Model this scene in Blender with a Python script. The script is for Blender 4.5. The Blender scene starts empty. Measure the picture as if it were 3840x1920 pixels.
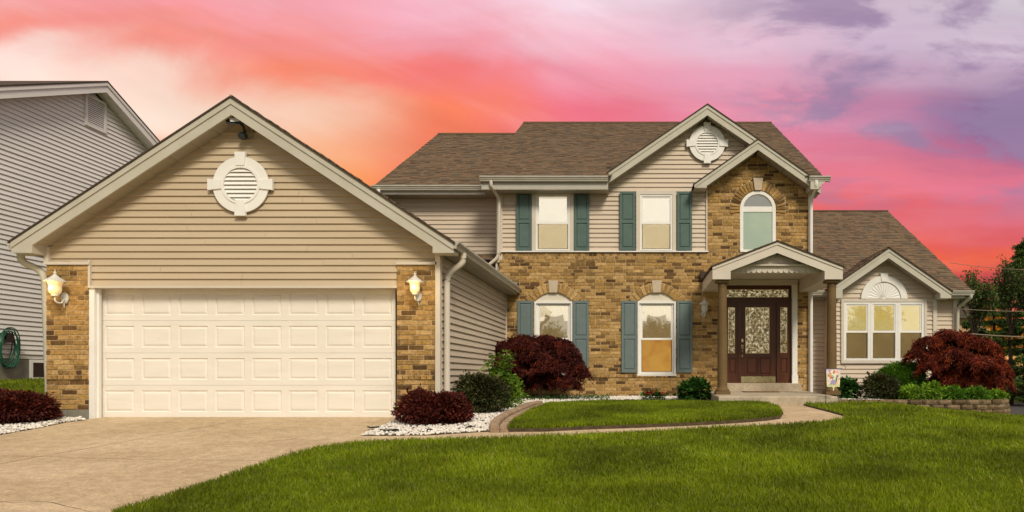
import bpy, math, random
import numpy as np
from mathutils import Matrix, Vector
from mathutils.geometry import delaunay_2d_cdt
random.seed(7)
rng = np.random.default_rng(11)
R = math.radians
S = bpy.context.scene
COL = S.collection

# ------------------------------------------------------------------ camera
CAMZ = 0.71
FP, PX, PY = 2624.0, 2385.0, 1407.0        # focal length and principal point of the 3840x1920 photograph
cam = bpy.data.cameras.new('camera')
cam.sensor_width = 36.0
cam.lens = FP / 3840 * 36
cam.shift_x = (1920 - PX) / 3840
cam.shift_y = (PY - 960) / 3840
cam.clip_start = 0.1
cam.clip_end = 2000
co = bpy.data.objects.new('camera', cam)
co.location = (0, 0, CAMZ)
co.rotation_euler = (R(90), 0, 0)
COL.objects.link(co)
S.camera = co

def srgb(r, g, b):
    f = lambda c: (c/255/12.92) if c/255 <= .04045 else ((c/255+.055)/1.055)**2.4
    return (f(r), f(g), f(b), 1)

# ------------------------------------------------------------------ world
W = bpy.data.worlds.new('World')
S.world = W
W.use_nodes = True
nt = W.node_tree
nt.nodes.clear()

class NG:
    """tiny node expression helper"""
    def __init__(s, tree): s.t = tree
    def n(s, kind, **kw):
        x = s.t.nodes.new(kind)
        for k, v in kw.items(): setattr(x, k, v)
        return x
    def put(s, inp, v):
        if hasattr(v, 'is_linked') or isinstance(v, bpy.types.NodeSocket): s.t.links.new(v, inp)
        else: inp.default_value = v
    def math(s, op, a, b=None, c=None, clamp=False):
        x = s.n('ShaderNodeMath', operation=op, use_clamp=clamp)
        s.put(x.inputs[0], a)
        if b is not None: s.put(x.inputs[1], b)
        if c is not None: s.put(x.inputs[2], c)
        return x.outputs[0]
    def smooth(s, v, a, b, lo=0., hi=1.):
        x = s.n('ShaderNodeMapRange', interpolation_type='SMOOTHSTEP')
        s.put(x.inputs[0], v); x.inputs[1].default_value = a; x.inputs[2].default_value = b
        x.inputs[3].default_value = lo; x.inputs[4].default_value = hi
        return x.outputs[0]
    def mix(s, f, a, b, blend='MIX'):
        x = s.n('ShaderNodeMix', data_type='RGBA', blend_type=blend)
        s.put(x.inputs[0], f); s.put(x.inputs[6], a); s.put(x.inputs[7], b)
        return x.outputs[2]
    def vec(s, a, b, c):
        x = s.n('ShaderNodeCombineXYZ')
        s.put(x.inputs[0], a); s.put(x.inputs[1], b); s.put(x.inputs[2], c)
        return x.outputs[0]
    def noise(s, v, scale, detail=4, rough=.5, dist=0.):
        x = s.n('ShaderNodeTexNoise')
        if v is not None: s.put(x.inputs['Vector'], v)
        x.inputs['Scale'].default_value = scale; x.inputs['Detail'].default_value = detail
        x.inputs['Roughness'].default_value = rough; x.inputs['Distortion'].default_value = dist
        return x.outputs[0]
    def ramp(s, f, stops, interp='LINEAR'):
        x = s.n('ShaderNodeValToRGB')
        s.put(x.inputs[0], f)
        cr = x.color_ramp; cr.interpolation = interp
        cr.elements[0].position = stops[0][0]; cr.elements[0].color = stops[0][1]
        cr.elements[1].position = stops[-1][0]; cr.elements[1].color = stops[-1][1]
        for p, c in stops[1:-1]:
            e = cr.elements.new(p); e.color = c
        return x.outputs[0]

g = NG(nt)
tc = g.n('ShaderNodeTexCoord')
sep = g.n('ShaderNodeSeparateXYZ'); nt.links.new(tc.outputs['Generated'], sep.inputs[0])
dx, dy, dz = sep.outputs
ys = g.math('MAXIMUM', dy, .12)
u = g.math('DIVIDE', dx, ys)             # tan of azimuth
v = g.math('DIVIDE', dz, ys)
# cloud streaks: a skewed, stretched noise bends the colour bands
ur = g.math('ADD', g.math('MULTIPLY', u, .94), g.math('MULTIPLY', v, -.34))
vr = g.math('ADD', g.math('MULTIPLY', v, .94), g.math('MULTIPLY', u, .34))
rightw = g.smooth(u, -.2, .15)
vr2 = g.math('ADD', g.math('MULTIPLY', vr, g.math('SUBTRACT', 1., rightw)), g.math('MULTIPLY', v, rightw))
n1 = g.noise(g.vec(g.math('MULTIPLY', ur, 1.6), g.math('MULTIPLY', vr2, 7.), 0.3), 1.0, 5, .55, .4)
n2 = g.noise(g.vec(g.math('MULTIPLY', ur, 2.2), g.math('MULTIPLY', vr2, 14.), 4.3), 1.0, 5, .5, .4)
n3 = g.noise(g.vec(g.math('MULTIPLY', u, 4.), g.math('MULTIPLY', v, 7.), 9.3), 1.0, 6, .6, .8)
vw = g.math('ADD', v, g.math('MULTIPLY', g.math('SUBTRACT', n1, .5), .07))
vw = g.math('ADD', vw, g.math('MULTIPLY', g.math('SUBTRACT', n2, .5), .05))
vw = g.math('ADD', vw, g.math('MULTIPLY', g.math('SUBTRACT', n3, .5), .05))
uw = g.math('ADD', u, g.math('MULTIPLY', g.math('SUBTRACT', n3, .5), .16))
tpos = g.math('MULTIPLY', g.math('ADD', uw, .909), 1/(.909+.5545), clamp=True)
cols = [0, 1/7, 2/7, 3/7, 4/7, 5/7, 6/7, 1]
ROWS = [
 (-250, [(246,170,180),(248,175,190),(246,185,200),(243,205,218),(240,222,232),(228,214,226),(222,210,224),(222,214,224)]),
 (0,   [(248,165,162),(250,158,162),(249,168,178),(247,180,197),(244,216,228),(232,206,221),(216,198,216),(218,207,218)]),
 (70,  [(250,152,140),(249,152,146),(249,160,164),(246,172,186),(242,200,214),(231,200,216),(212,190,210),(212,196,213)]),
 (150, [(254,222,212),(250,152,138),(249,148,142),(246,160,172),(240,182,199),(230,190,209),(203,180,202),(208,188,208)]),
 (280, [(255,228,214),(255,218,202),(252,142,116),(247,126,124),(242,152,172),(234,164,188),(196,162,188),(188,160,186)]),
 (430, [(255,206,190),(255,228,210),(255,210,184),(253,134,100),(236,116,134),(238,144,170),(200,136,170),(118,88,142)]),
 (580, [(255,198,165),(255,190,155),(255,186,142),(250,130,98),(233,98,112),(236,124,148),(220,124,150),(172,106,148)]),
 (700, [(255,180,130),(255,175,120),(255,168,100),(250,120,82),(235,98,105),(236,118,138),(238,128,146),(226,120,144)]),
 (790, [(255,175,125),(255,170,120),(255,165,108),(250,112,85),(236,98,98),(240,106,92),(228,104,112),(224,112,128)]),
 (900, [(255,165,110),(255,165,110),(255,160,105),(248,120,80),(240,102,85),(240,104,80),(234,98,88),(222,98,104)]),
 (975, [(255,165,110),(255,165,110),(255,160,105),(248,120,80),(240,100,75),(243,104,70),(245,106,70),(238,100,76)]),
 (1050,[(255,165,110),(255,165,110),(250,150,100),(240,110,80),(220,90,80),(196,76,84),(186,72,84),(190,74,84)]),
 (1180,[(255,175,120),(255,170,115),(250,160,110),(244,120,85),(236,105,80),(234,102,76),(236,106,76),(238,112,80)]),
 (1400,[(255,190,140),(255,185,130),(252,170,120),(250,150,100),(250,150,100),(248,160,95),(250,170,95),(250,175,105)]),
]
colr = None
prev = None
for fy, cs in ROWS:
    c = g.ramp(tpos, [(p, srgb(*q)) for p, q in zip(cols, cs)], 'EASE')
    vv = (PY - fy) / FP
    if colr is None: colr = c
    else:
        f = g.smooth(vw, vv, prev, 1., 0.)
        colr = g.mix(f, colr, c)
    prev = vv
streak = g.math('ADD', .70, g.math('MULTIPLY', n2, .36))
front = g.mix(1., colr, g.vec(streak, streak, streak), 'MULTIPLY')
nc = g.noise(g.vec(g.math('MULTIPLY', u, 4.6), g.math('MULTIPLY', v, 12.), 5.6), 1.0, 7, .58, .3)
cm = g.math('MULTIPLY', g.smooth(nc, .44, .60, 0., .85), g.math('MULTIPLY', g.smooth(u, .0, .28), g.smooth(v, .20, .30)))
front = g.mix(cm, front, (.29, .20, .34, 1))
nw = g.noise(g.vec(g.math('MULTIPLY', ur, 3.), g.math('MULTIPLY', vr2, 18.), 7.7), 1.0, 4, .5, .3)
front = g.mix(g.smooth(nw, .50, .80, 0., .12), front, (1., .82, .80, 1))
# pale violet rain clouds drifting on the right
nish = g.n('ShaderNodeTexSky', sky_type='NISHITA')
nish.sun_disc = False; nish.sun_elevation = R(40); nish.sun_rotation = R(157)
clear = g.mix(1., nish.outputs[0], (.10, .10, .10, 1), 'MULTIPLY')
# opposite half of the sky: even pale cream overcast, as the windows reflect it
nb = g.noise(g.vec(g.math('MULTIPLY', dx, 2.), g.math('MULTIPLY', dy, 2.), g.math('MULTIPLY', dz, 4.)), 1.3, 5, .55, .5)
ov = g.math('ADD', .46, g.math('MULTIPLY', g.math('MAXIMUM', dz, 0.), .30))
over = g.mix(1., g.mix(nb, (.82, .79, .70, 1), (1.06, 1.0, .88, 1)), g.vec(ov, ov, ov), 'MULTIPLY')
back = g.mix(.90, clear, over)
hsv = g.n('ShaderNodeHueSaturation'); hsv.inputs['Saturation'].default_value = 1.0; hsv.inputs['Value'].default_value = 1.03
nt.links.new(front, hsv.inputs['Color']); front = hsv.outputs[0]
fw = g.smooth(dy, -.05, .40)
high = g.smooth(dz, .62, .95)
fw = g.math('MULTIPLY', fw, g.math('SUBTRACT', 1., g.math('MULTIPLY', high, .8)))
skyc = g.mix(fw, back, front)
bg = g.n('ShaderNodeBackground'); nt.links.new(skyc, bg.inputs[0]); bg.inputs[1].default_value = 1.0
wo = g.n('ShaderNodeOutputWorld'); nt.links.new(bg.outputs[0], wo.inputs[0])

sun = bpy.data.lights.new('sun', 'SUN')
sun.energy = 2.7; sun.angle = R(16); sun.color = (1, .91, .73)
so = bpy.data.objects.new('sun', sun)
so.rotation_euler = Vector((0.34, -0.72, 0.68)).to_track_quat('Z', 'Y').to_euler()
so.location = (-5, -5, 12)
COL.objects.link(so)
S.view_settings.view_transform = 'Standard'
S.view_settings.look = 'None'
S.view_settings.exposure = 0.10
S.view_settings.gamma = 1.0
S.view_settings.use_curve_mapping = False

# ------------------------------------------------------------------ helpers
def wx(px, Y): return (px - PX) * Y / FP
def wz(py, Y): return CAMZ + (PY - py) * Y / FP

def sstep(t):
    t = np.clip(t, 0, 1); return t*t*(3-2*t)
def ground(x, y):
    """height of the terrain"""
    x = np.asarray(x, float); y = np.asarray(y, float)
    z = np.interp(y, [-40, 0, 11.53, 13, 15, 17.4, 60], [-2.6, -.92, 0, .07, .115, .165, .165])
    z = z - .1*np.clip(x - 5, 0, 5) * np.interp(y, [-10, 2, 8], [0, .6, 1])
    z = z + .42*sstep((-x - 10.2)/2.2)*sstep((y - 12)/3.5)
    z = z + .035*np.sin(x*.9 + 1)*sstep((9 - y)/3) + .02*np.sin(x*2.1+y*1.3)*sstep((9.5-y)/3)
    return z
def gz(x, y): return float(ground(x, y))
def G(px, py, lift=0.):
    """point of the terrain seen at a photograph pixel"""
    a, b = 3.0, 60.0
    f = lambda Y: (CAMZ - (py - PY)*Y/FP) - (gz((px-PX)*Y/FP, Y) + lift)
    for _ in range(50):
        m = (a+b)/2
        if f(m) > 0: a = m
        else: b = m
    return ((px-PX)*a/FP, a)

def link(name, me, parent=None, inv=None):
    o = bpy.data.objects.new(name, me)
    COL.objects.link(o)
    if parent is not None:
        o.parent = parent
        o.matrix_parent_inverse = Matrix.Translation(-Vector(parent.get('_w', (0, 0, 0))))
    return o
def tag(o, label=None, cat=None, group=None, kind=None):
    if label: o['label'] = label
    if cat: o['category'] = cat
    if group: o['group'] = group
    if kind: o['kind'] = kind
    return o
EMPT = []
def thing(name, label, cat, loc, group=None):
    o = bpy.data.objects.new(name, None)
    COL.objects.link(o); o.location = loc; o.empty_display_size = .2
    o['_w'] = tuple(loc); EMPT.append(o)
    return tag(o, label, cat, group)

class MB:
    def __init__(s): s.v = []; s.f = []; s.sm = []
    def add(s, vs, fs, smooth=False):
        b = len(s.v); s.v += [tuple(p) for p in vs]
        s.f += [tuple(i+b for i in f) for f in fs]; s.sm += [smooth]*len(fs)
        return s
    def box(s, x0, x1, y0, y1, z0, z1):
        return s.add([(x0,y0,z0),(x1,y0,z0),(x1,y1,z0),(x0,y1,z0),(x0,y0,z1),(x1,y0,z1),(x1,y1,z1),(x0,y1,z1)],
              [(0,3,2,1),(4,5,6,7),(0,1,5,4),(1,2,6,5),(2,3,7,6),(3,0,4,7)])
    def bev(s, x0, x1, y0, y1, z0, z1, b=.006):
        """box whose front (low y) and top edges are chamfered"""
        return s.add([(x0,y0+b,z0),(x1,y0+b,z0),(x1,y1,z0),(x0,y1,z0),(x0,y0+b,z1),(x1,y0+b,z1),(x1,y1,z1),(x0,y1,z1),
               (x0+b,y0,z0+b),(x1-b,y0,z0+b),(x1-b,y0,z1-b),(x0+b,y0,z1-b)],
              [(0,3,2,1),(4,5,6,7),(1,2,6,5),(2,3,7,6),(3,0,4,7),(8,9,10,11),(0,1,9,8),(1,5,10,9),(5,4,11,10),(4,0,8,11)])
    def prism(s, poly, a0, a1, ax='y'):
        n = len(poly)
        def m(p, a):
            if ax == 'y': return (p[0], a, p[1])
            if ax == 'x': return (a, p[0], p[1])
            return (p[0], p[1], a)
        vs = [m(p, a0) for p in poly] + [m(p, a1) for p in poly]
        fs = [tuple(range(n)), tuple(range(2*n-1, n-1, -1))]
        fs += [(i, i+n, (i+1) % n + n, (i+1) % n) for i in range(n)]
        return s.add(vs, fs)
    def tube(s, pts, r, n=8, cap=True):
        pts = [Vector(p) for p in pts]
        rs = r if isinstance(r, (list, tuple)) else [r]*len(pts)
        rings = []; up = Vector((0, 0, 1))
        for i, p in enumerate(pts):
            d = (pts[min(i+1, len(pts)-1)] - pts[max(i-1, 0)])
            if d.length < 1e-9: d = Vector((0,0,1))
            d.normalize()
            a = d.cross(up)
            if a.length < .05: a = d.cross(Vector((0, 1, 0)))
            a.normalize(); b = d.cross(a)
            rings.append([p + (a*math.cos(2*math.pi*k/n) + b*math.sin(2*math.pi*k/n))*rs[i] for k in range(n)])
        vs = [q for rg in rings for q in rg]; fs = []
        for i in range(len(pts)-1):
            for k in range(n):
                fs.append((i*n+k, i*n+(k+1) % n, (i+1)*n+(k+1) % n, (i+1)*n+k))
        if cap: fs += [tuple(range(n-1, -1, -1)), tuple(range((len(pts)-1)*n, len(pts)*n))]
        return s.add(vs, fs, True)
    def lathe(s, prof, c, n=20, sq=False):
        vs = []; fs = []
        for r, z in prof:
            for k in range(n):
                a = 2*math.pi*(k+.5)/n
                vs.append((c[0]+r*math.cos(a), c[1]+r*math.sin(a), c[2]+z))
        for i in range(len(prof)-1):
            for k in range(n):
                fs.append((i*n+k, i*n+(k+1) % n, (i+1)*n+(k+1) % n, (i+1)*n+k))
        fs += [tuple(range(n-1, -1, -1)), tuple(range((len(prof)-1)*n, len(prof)*n))]
        return s.add(vs, fs, True)
    def build(s, name, mat, parent=None, kind=None, flat=False):
        me = bpy.data.meshes.new(name)
        me.from_pydata(s.v, [], s.f)
        if any(s.sm) and not flat: 
            me.polygons.foreach_set('use_smooth', s.sm)
            try: me.set_sharp_from_angle(angle=R(38))
            except Exception: pass
        me.materials.append(mat)
        o = link(name, me, parent)
        if kind: o['kind'] = kind
        return o

def fast_mesh(name, verts, faces_flat, fsize, mat, parent=None, rnd=None, kind=None, smooth=False):
    """numpy mesh: faces_flat index array, every face fsize corners; rnd = random number per face"""
    me = bpy.data.meshes.new(name)
    nf = len(faces_flat)//fsize
    me.vertices.add(len(verts)); me.vertices.foreach_set('co', np.asarray(verts, np.float32).ravel())
    me.loops.add(nf*fsize); me.loops.foreach_set('vertex_index', np.asarray(faces_flat, np.int32).ravel())
    me.polygons.add(nf); me.polygons.foreach_set('loop_start', np.arange(0, nf*fsize, fsize, dtype=np.int32))
    me.update(calc_edges=True)
    if rnd is not None:
        a = me.attributes.new('rnd', 'FLOAT', 'FACE'); a.data.foreach_set('value', np.asarray(rnd, np.float32))
    if smooth: me.polygons.foreach_set('use_smooth', np.ones(nf, bool))
    me.materials.append(mat)
    o = link(name, me, parent)
    if kind: o['kind'] = kind
    return o

# ------------------------------------------------------------------ materials
def material(name, c1, c2=None, scale=6., rough=.6, bump=0., bscale=60., spec=.3, coat=0., metal=0., stretch=(1,1,1), dirt=None, bdist=.01, grain=0., gscale=45.):
    m = bpy.data.materials.new(name); m.use_nodes = True
    t = m.node_tree; b = t.nodes['Principled BSDF']; q = NG(t)
    tcn = q.n('ShaderNodeTexCoord'); mp = q.n('ShaderNodeMapping')
    geo = q.n('ShaderNodeNewGeometry')
    t.links.new(geo.outputs['Position'], mp.inputs[0]); mp.inputs['Scale'].default_value = stretch
    vec = mp.outputs[0]
    c = (*c1[:3], 1)
    if c2 is not None:
        f = q.noise(vec, scale, 5, .6)
        f = q.smooth(f, .3, .7)
        c = q.mix(f, (*c1[:3], 1), (*c2[:3], 1))
    if dirt:
        f = q.noise(vec, dirt[1], 6, .65, .5)
        f = q.smooth(f, .5, .8, 0., dirt[2])
        c = q.mix(f, c, (*dirt[0][:3], 1))
    if grain:
        k = q.smooth(q.noise(geo.outputs['Position'], gscale, 5, .75), .3, .7, 1-grain, 1+grain)
        k2 = q.smooth(q.noise(geo.outputs['Position'], gscale*.22, 4, .6), .3, .7, 1-grain*.6, 1+grain*.6)
        k = q.math('MULTIPLY', k, k2)
        c = q.mix(1., c, q.vec(k, k, k), 'MULTIPLY')
    q.put(b.inputs['Base Color'], c)
    b.inputs['Roughness'].default_value = rough
    b.inputs['Specular IOR Level'].default_value = spec
    b.inputs['Metallic'].default_value = metal
    if bump:
        bn = q.n('ShaderNodeBump'); bn.inputs['Strength'].default_value = bump; bn.inputs['Distance'].default_value = bdist
        t.links.new(q.noise(vec, bscale, 4, .6), bn.inputs['Height']); t.links.new(bn.outputs[0], b.inputs['Normal'])
    return m

def tinted(name, stops, attr, rough=.8, speck=None, bump=.3, bscale=90., interp='CONSTANT', var=.3, vscale=25., trans=0., spec=.2, stretch=(1,1,1)):
    """colour picked per piece (object random or 'rnd' face attribute) from stops, with speckle inside each piece"""
    m = bpy.data.materials.new(name); m.use_nodes = True
    t = m.node_tree; b = t.nodes['Principled BSDF']; q = NG(t)
    if attr: a = q.n('ShaderNodeAttribute', attribute_name='rnd'); f = a.outputs['Fac']
    else: a = q.n('ShaderNodeObjectInfo'); f = a.outputs['Random']
    c = q.ramp(f, stops, interp)
    geo = q.n('ShaderNodeNewGeometry'); mp = q.n('ShaderNodeMapping'); t.links.new(geo.outputs['Position'], mp.inputs[0]); mp.inputs['Scale'].default_value = stretch
    n = q.noise(mp.outputs[0], vscale, 5, .65)
    k = q.smooth(n, .25, .75, 1-var, 1+var)
    c = q.mix(1., c, q.vec(k, k, k), 'MULTIPLY')
    if speck:
        n2 = q.noise(mp.outputs[0], speck[1], 4, .6)
        c = q.mix(q.smooth(n2, .52, .72, 0., speck[2]), c, (*speck[0][:3], 1))
    q.put(b.inputs['Base Color'], c)
    b.inputs['Roughness'].default_value = rough; b.inputs['Specular IOR Level'].default_value = spec
    if bump:
        bn = q.n('ShaderNodeBump'); bn.inputs['Strength'].default_value = bump; bn.inputs['Distance'].default_value = .01
        t.links.new(q.noise(mp.outputs[0], bscale, 4, .6), bn.inputs['Height']); t.links.new(bn.outputs[0], b.inputs['Normal'])
    if trans:
        tr = q.n('ShaderNodeBsdfTranslucent'); q.put(tr.inputs[0], c)
        mx = q.n('ShaderNodeMixShader'); mx.inputs[0].default_value = trans
        t.links.new(b.outputs[0], mx.inputs[1]); t.links.new(tr.outputs[0], mx.inputs[2])
        t.links.new(mx.outputs[0], t.nodes['Material Output'].inputs[0])
    return m

L4 = lambda *c: (*c, 1)
M = {}
M['siding'] = material('beige_vinyl', (.50,.395,.275), (.54,.43,.305), 1.2, .55, .15, 120, dirt=((.36,.28,.19), .9, .35), stretch=(.4,.4,3))
M['siding_up'] = material('greige_vinyl', (.58,.475,.38), (.61,.505,.405), 1.2, .55, .15, 120, dirt=((.40,.32,.25), 1.1, .3), stretch=(.4,.4,3))
M['siding_pale'] = material('pale_vinyl', (.72,.69,.66), (.76,.73,.70), 1.0, .5, .12, 110, dirt=((.5,.46,.4), .8, .3), stretch=(.4,.4,3))
M['trim'] = material('khaki_trim', (.48,.445,.37), (.52,.485,.41), 3, .5, .08, 60, dirt=((.36,.31,.23), 2.2, .35))
M['trim_light'] = material('beige_trim', (.60,.53,.45), (.64,.57,.49), 3, .5, .08, 60)
M['white'] = material('white_vinyl', (.80,.77,.74), (.84,.82,.79), 3, .4, .04, 60, dirt=((.66,.62,.55), 2.5, .3))
M['door_white'] = material('garage_door_paint', (.78,.73,.665), (.82,.77,.705), 1.1, .5, .12, 220, dirt=((.62,.55,.44), 1.6, .35), stretch=(1,1,6))
M['soffit'] = material('shaded_soffit_vinyl', (.34,.30,.23), (.38,.335,.265), 2, .6, .1, 60)  # same vinyl as the trim, with the eave shade put into its colour
M['gutter'] = material('gutter_metal', (.43,.40,.34), (.48,.45,.39), 4, .35, .05, 40, spec=.5, dirt=((.3,.27,.2), 3, .4))
M['concrete'] = material('concrete', (.46,.335,.205), (.57,.43,.28), .9, .9, .9, 110, dirt=((.33,.235,.13), 1.6, .6), stretch=(.7,1,1), grain=.22, gscale=38.)
M['step_concrete'] = material('porch_concrete', (.42,.34,.25), (.48,.40,.30), 2.3, .9, .5, 140, dirt=((.33,.26,.17), 1.5, .5), grain=.16)
M['block'] = material('foundation_block', (.20,.18,.145), (.26,.235,.19), 4, .95, .6, 90)
M['soil'] = material('soil', (.055,.038,.022), (.10,.07,.04), 9, 1, 1.0, 50)
M['turf'] = material('turf_soil', (.055,.080,.006), (.09,.115,.010), 3, 1, .8, 60)
M['wood_door'] = material('mahogany', (.070,.017,.004), (.10,.028,.008), 3, .35, .15, 40, spec=.5, stretch=(5,5,1))
M['wood_panel'] = material('mahogany_panel', (.10,.026,.009), (.13,.037,.013), 3, .35, .15, 40, spec=.5, stretch=(5,5,1))
M['column'] = material('column_paint', (.135,.082,.032), (.165,.102,.042), 3, .7, .35, 120)
M['shutter_up'] = material('shaded_teal_shutter', (.078,.128,.115), (.095,.148,.134), 5, .6, .2, 50, dirt=((.13,.17,.17), 3, .5))  # same paint as the lower shutters, eave shade put into this copy's colour
M['shutter_low'] = material('blue_grey_shutter', (.130,.175,.175), (.15,.195,.20), 5, .6, .2, 50, dirt=((.18,.19,.20), 3, .5))
M['lamp_white'] = material('lamp_enamel', (.58,.55,.52), (.7,.68,.64), 12, .35, 0, spec=.5)
M['dark_metal'] = material('dark_plastic', (.012,.016,.015), (.02,.024,.022), 12, .3, 0, spec=.5)
M['brass'] = material('brass', (.75,.58,.30), (.7,.5,.25), 20, .25, .1, 60, metal=1.)
M['mirror_plate'] = material('kick_plate', (.78,.64,.40), (.6,.48,.28), 4, .12, .2, 25, metal=1.)
M['hose'] = material('green_hose', (.008,.07,.04), (.012,.09,.05), 12, .4, 0, spec=.5)
M['edging'] = material('edging_stone', (.28,.19,.12), (.40,.28,.19), 6, .95, .8, 60, grain=.25)
M['asphalt'] = material('asphalt', (.05,.048,.045), (.07,.066,.06), 3, .95, .4, 100)
M['bark'] = material('bark', (.030,.022,.015), (.06,.045,.03), 10, .95, .9, 30, stretch=(3,3,1))
M['bark_pale'] = material('pale_bark', (.20,.15,.10), (.28,.2,.14), 10, .9, .6, 30, stretch=(3,3,1))
M['mat'] = material('door_mat', (.28,.13,.07), (.10,.07,.05), 30, .95, .8, 150)
M['flash'] = material('lead_flashing', (.30,.31,.31), (.40,.41,.40), 14, .4, .2, 30, spec=.5, metal=.5)
M['wire'] = material('wire', (.20,.15,.10), None, 4, .6)
M['peach'] = material('peach_wall', (.50,.30,.17), (.54,.33,.19), 2, .8)
M['arch_panel'] = material('arch_panel', (.66,.60,.50), (.70,.64,.54), 5, .6, .1, 50)
M['keystone'] = material('keystone', (.52,.42,.31), (.56,.46,.35), 14, .85, .4, 120)


BR = [(0, L4(.095,.049,.018)), (.05, L4(.14,.074,.027)), (.11, L4(.21,.120,.042)), (.20, L4(.30,.178,.062)),
      (.34, L4(.40,.240,.088)), (.50, L4(.355,.205,.068)), (.62, L4(.45,.285,.118)), (.76, L4(.39,.230,.072)), (.91, L4(.51,.325,.135)), (1, L4(.51,.325,.135))]
M['brick'] = tinted('brick_clay', BR, False, .85, speck=((.50,.34,.16), 34., .14), bump=.6, bscale=70, var=.38, vscale=22)
M['brick_j'] = tinted('brick_clay_joined', BR, True, .85, speck=((.50,.34,.16), 34., .14), bump=.6, bscale=70, var=.38, vscale=22)
M['mortar'] = material('mortar', (.50,.36,.19), (.58,.43,.25), 9, .95, .5, 120)
SH = [(0, L4(.115,.078,.050)), (.2, L4(.145,.098,.062)), (.4, L4(.172,.116,.072)), (.6, L4(.155,.110,.070)), (.75, L4(.18,.112,.068)), (.9, L4(.128,.095,.067)), (1, L4(.128,.095,.067))]
M['shingle'] = tinted('asphalt_shingle', SH, False, .95, bump=.5, bscale=160, var=.3, vscale=60)
M['shingle_j'] = tinted('asphalt_shingle_joined', SH, True, .95, bump=.5, bscale=160, var=.3, vscale=60)
M['roofing'] = material('roof_felt', (.05,.035,.024), (.07,.05,.035), 8, .95, .3, 60)
WB = [(0, L4(.10,.068,.036)), (.3, L4(.17,.118,.068)), (.6, L4(.23,.16,.095)), (1, L4(.16,.11,.062))]
M['wall_block'] = tinted('wall_block', WB, False, .95, speck=((.09,.06,.035), 20., .6), bump=1., bscale=35, var=.4, vscale=18, interp='LINEAR')
M['gravel'] = tinted('white_gravel', [(0, L4(.42,.37,.32)), (.15, L4(.66,.61,.56)), (.6, L4(.80,.76,.72)), (1, L4(.72,.62,.52))], True, .8, bump=.2, var=.2, interp='LINEAR')
M['grass'] = None

def leafmat(name, stops, trans=.3, var=.35, vscale=3., rough=.6):
    return tinted(name, stops, True, rough, bump=0, var=var, vscale=vscale, trans=trans, interp='LINEAR', spec=.25)
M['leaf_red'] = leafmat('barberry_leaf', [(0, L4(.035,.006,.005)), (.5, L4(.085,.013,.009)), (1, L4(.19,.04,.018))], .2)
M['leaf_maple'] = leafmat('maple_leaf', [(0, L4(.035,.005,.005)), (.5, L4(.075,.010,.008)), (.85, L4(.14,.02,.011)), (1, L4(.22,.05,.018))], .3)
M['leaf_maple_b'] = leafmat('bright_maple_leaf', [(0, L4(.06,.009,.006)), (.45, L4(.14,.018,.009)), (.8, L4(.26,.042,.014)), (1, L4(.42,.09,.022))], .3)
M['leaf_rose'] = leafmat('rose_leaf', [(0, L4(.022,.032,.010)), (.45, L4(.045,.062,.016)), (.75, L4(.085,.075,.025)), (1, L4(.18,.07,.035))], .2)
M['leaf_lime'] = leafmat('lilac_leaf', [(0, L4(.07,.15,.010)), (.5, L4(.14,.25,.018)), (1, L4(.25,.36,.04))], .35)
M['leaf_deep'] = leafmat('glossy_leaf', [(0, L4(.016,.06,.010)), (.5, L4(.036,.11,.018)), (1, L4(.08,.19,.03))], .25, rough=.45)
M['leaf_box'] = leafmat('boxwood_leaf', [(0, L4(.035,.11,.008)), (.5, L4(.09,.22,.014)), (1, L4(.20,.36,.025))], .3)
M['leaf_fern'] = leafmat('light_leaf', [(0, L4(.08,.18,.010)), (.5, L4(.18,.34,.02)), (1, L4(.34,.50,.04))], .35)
M['petal_red'] = leafmat('geranium_petal', [(0, L4(.35,.01,.012)), (1, L4(.55,.03,.03))], .2)
M['needle'] = leafmat('spruce_needle', [(0, L4(.022,.050,.010)), (.5, L4(.055,.105,.016)), (1, L4(.12,.18,.025))], .2, vscale=.8)
M['leaf_tree'] = leafmat('tree_leaf', [(0, L4(.03,.06,.012)), (.5, L4(.065,.12,.02)), (1, L4(.12,.18,.03))], .3, vscale=1.)
M['leaf_gold'] = leafmat('golden_leaf', [(0, L4(.40,.17,.012)), (1, L4(.75,.36,.03))], .35)
M['blade'] = leafmat('grass_blade', [(0, L4(.082,.128,.004)), (.35, L4(.165,.225,.005)), (.75, L4(.265,.315,.007)), (.95, L4(.31,.36,.02)), (1, L4(.34,.29,.10))], .35, var=.5, vscale=.7, rough=.55)

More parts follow.
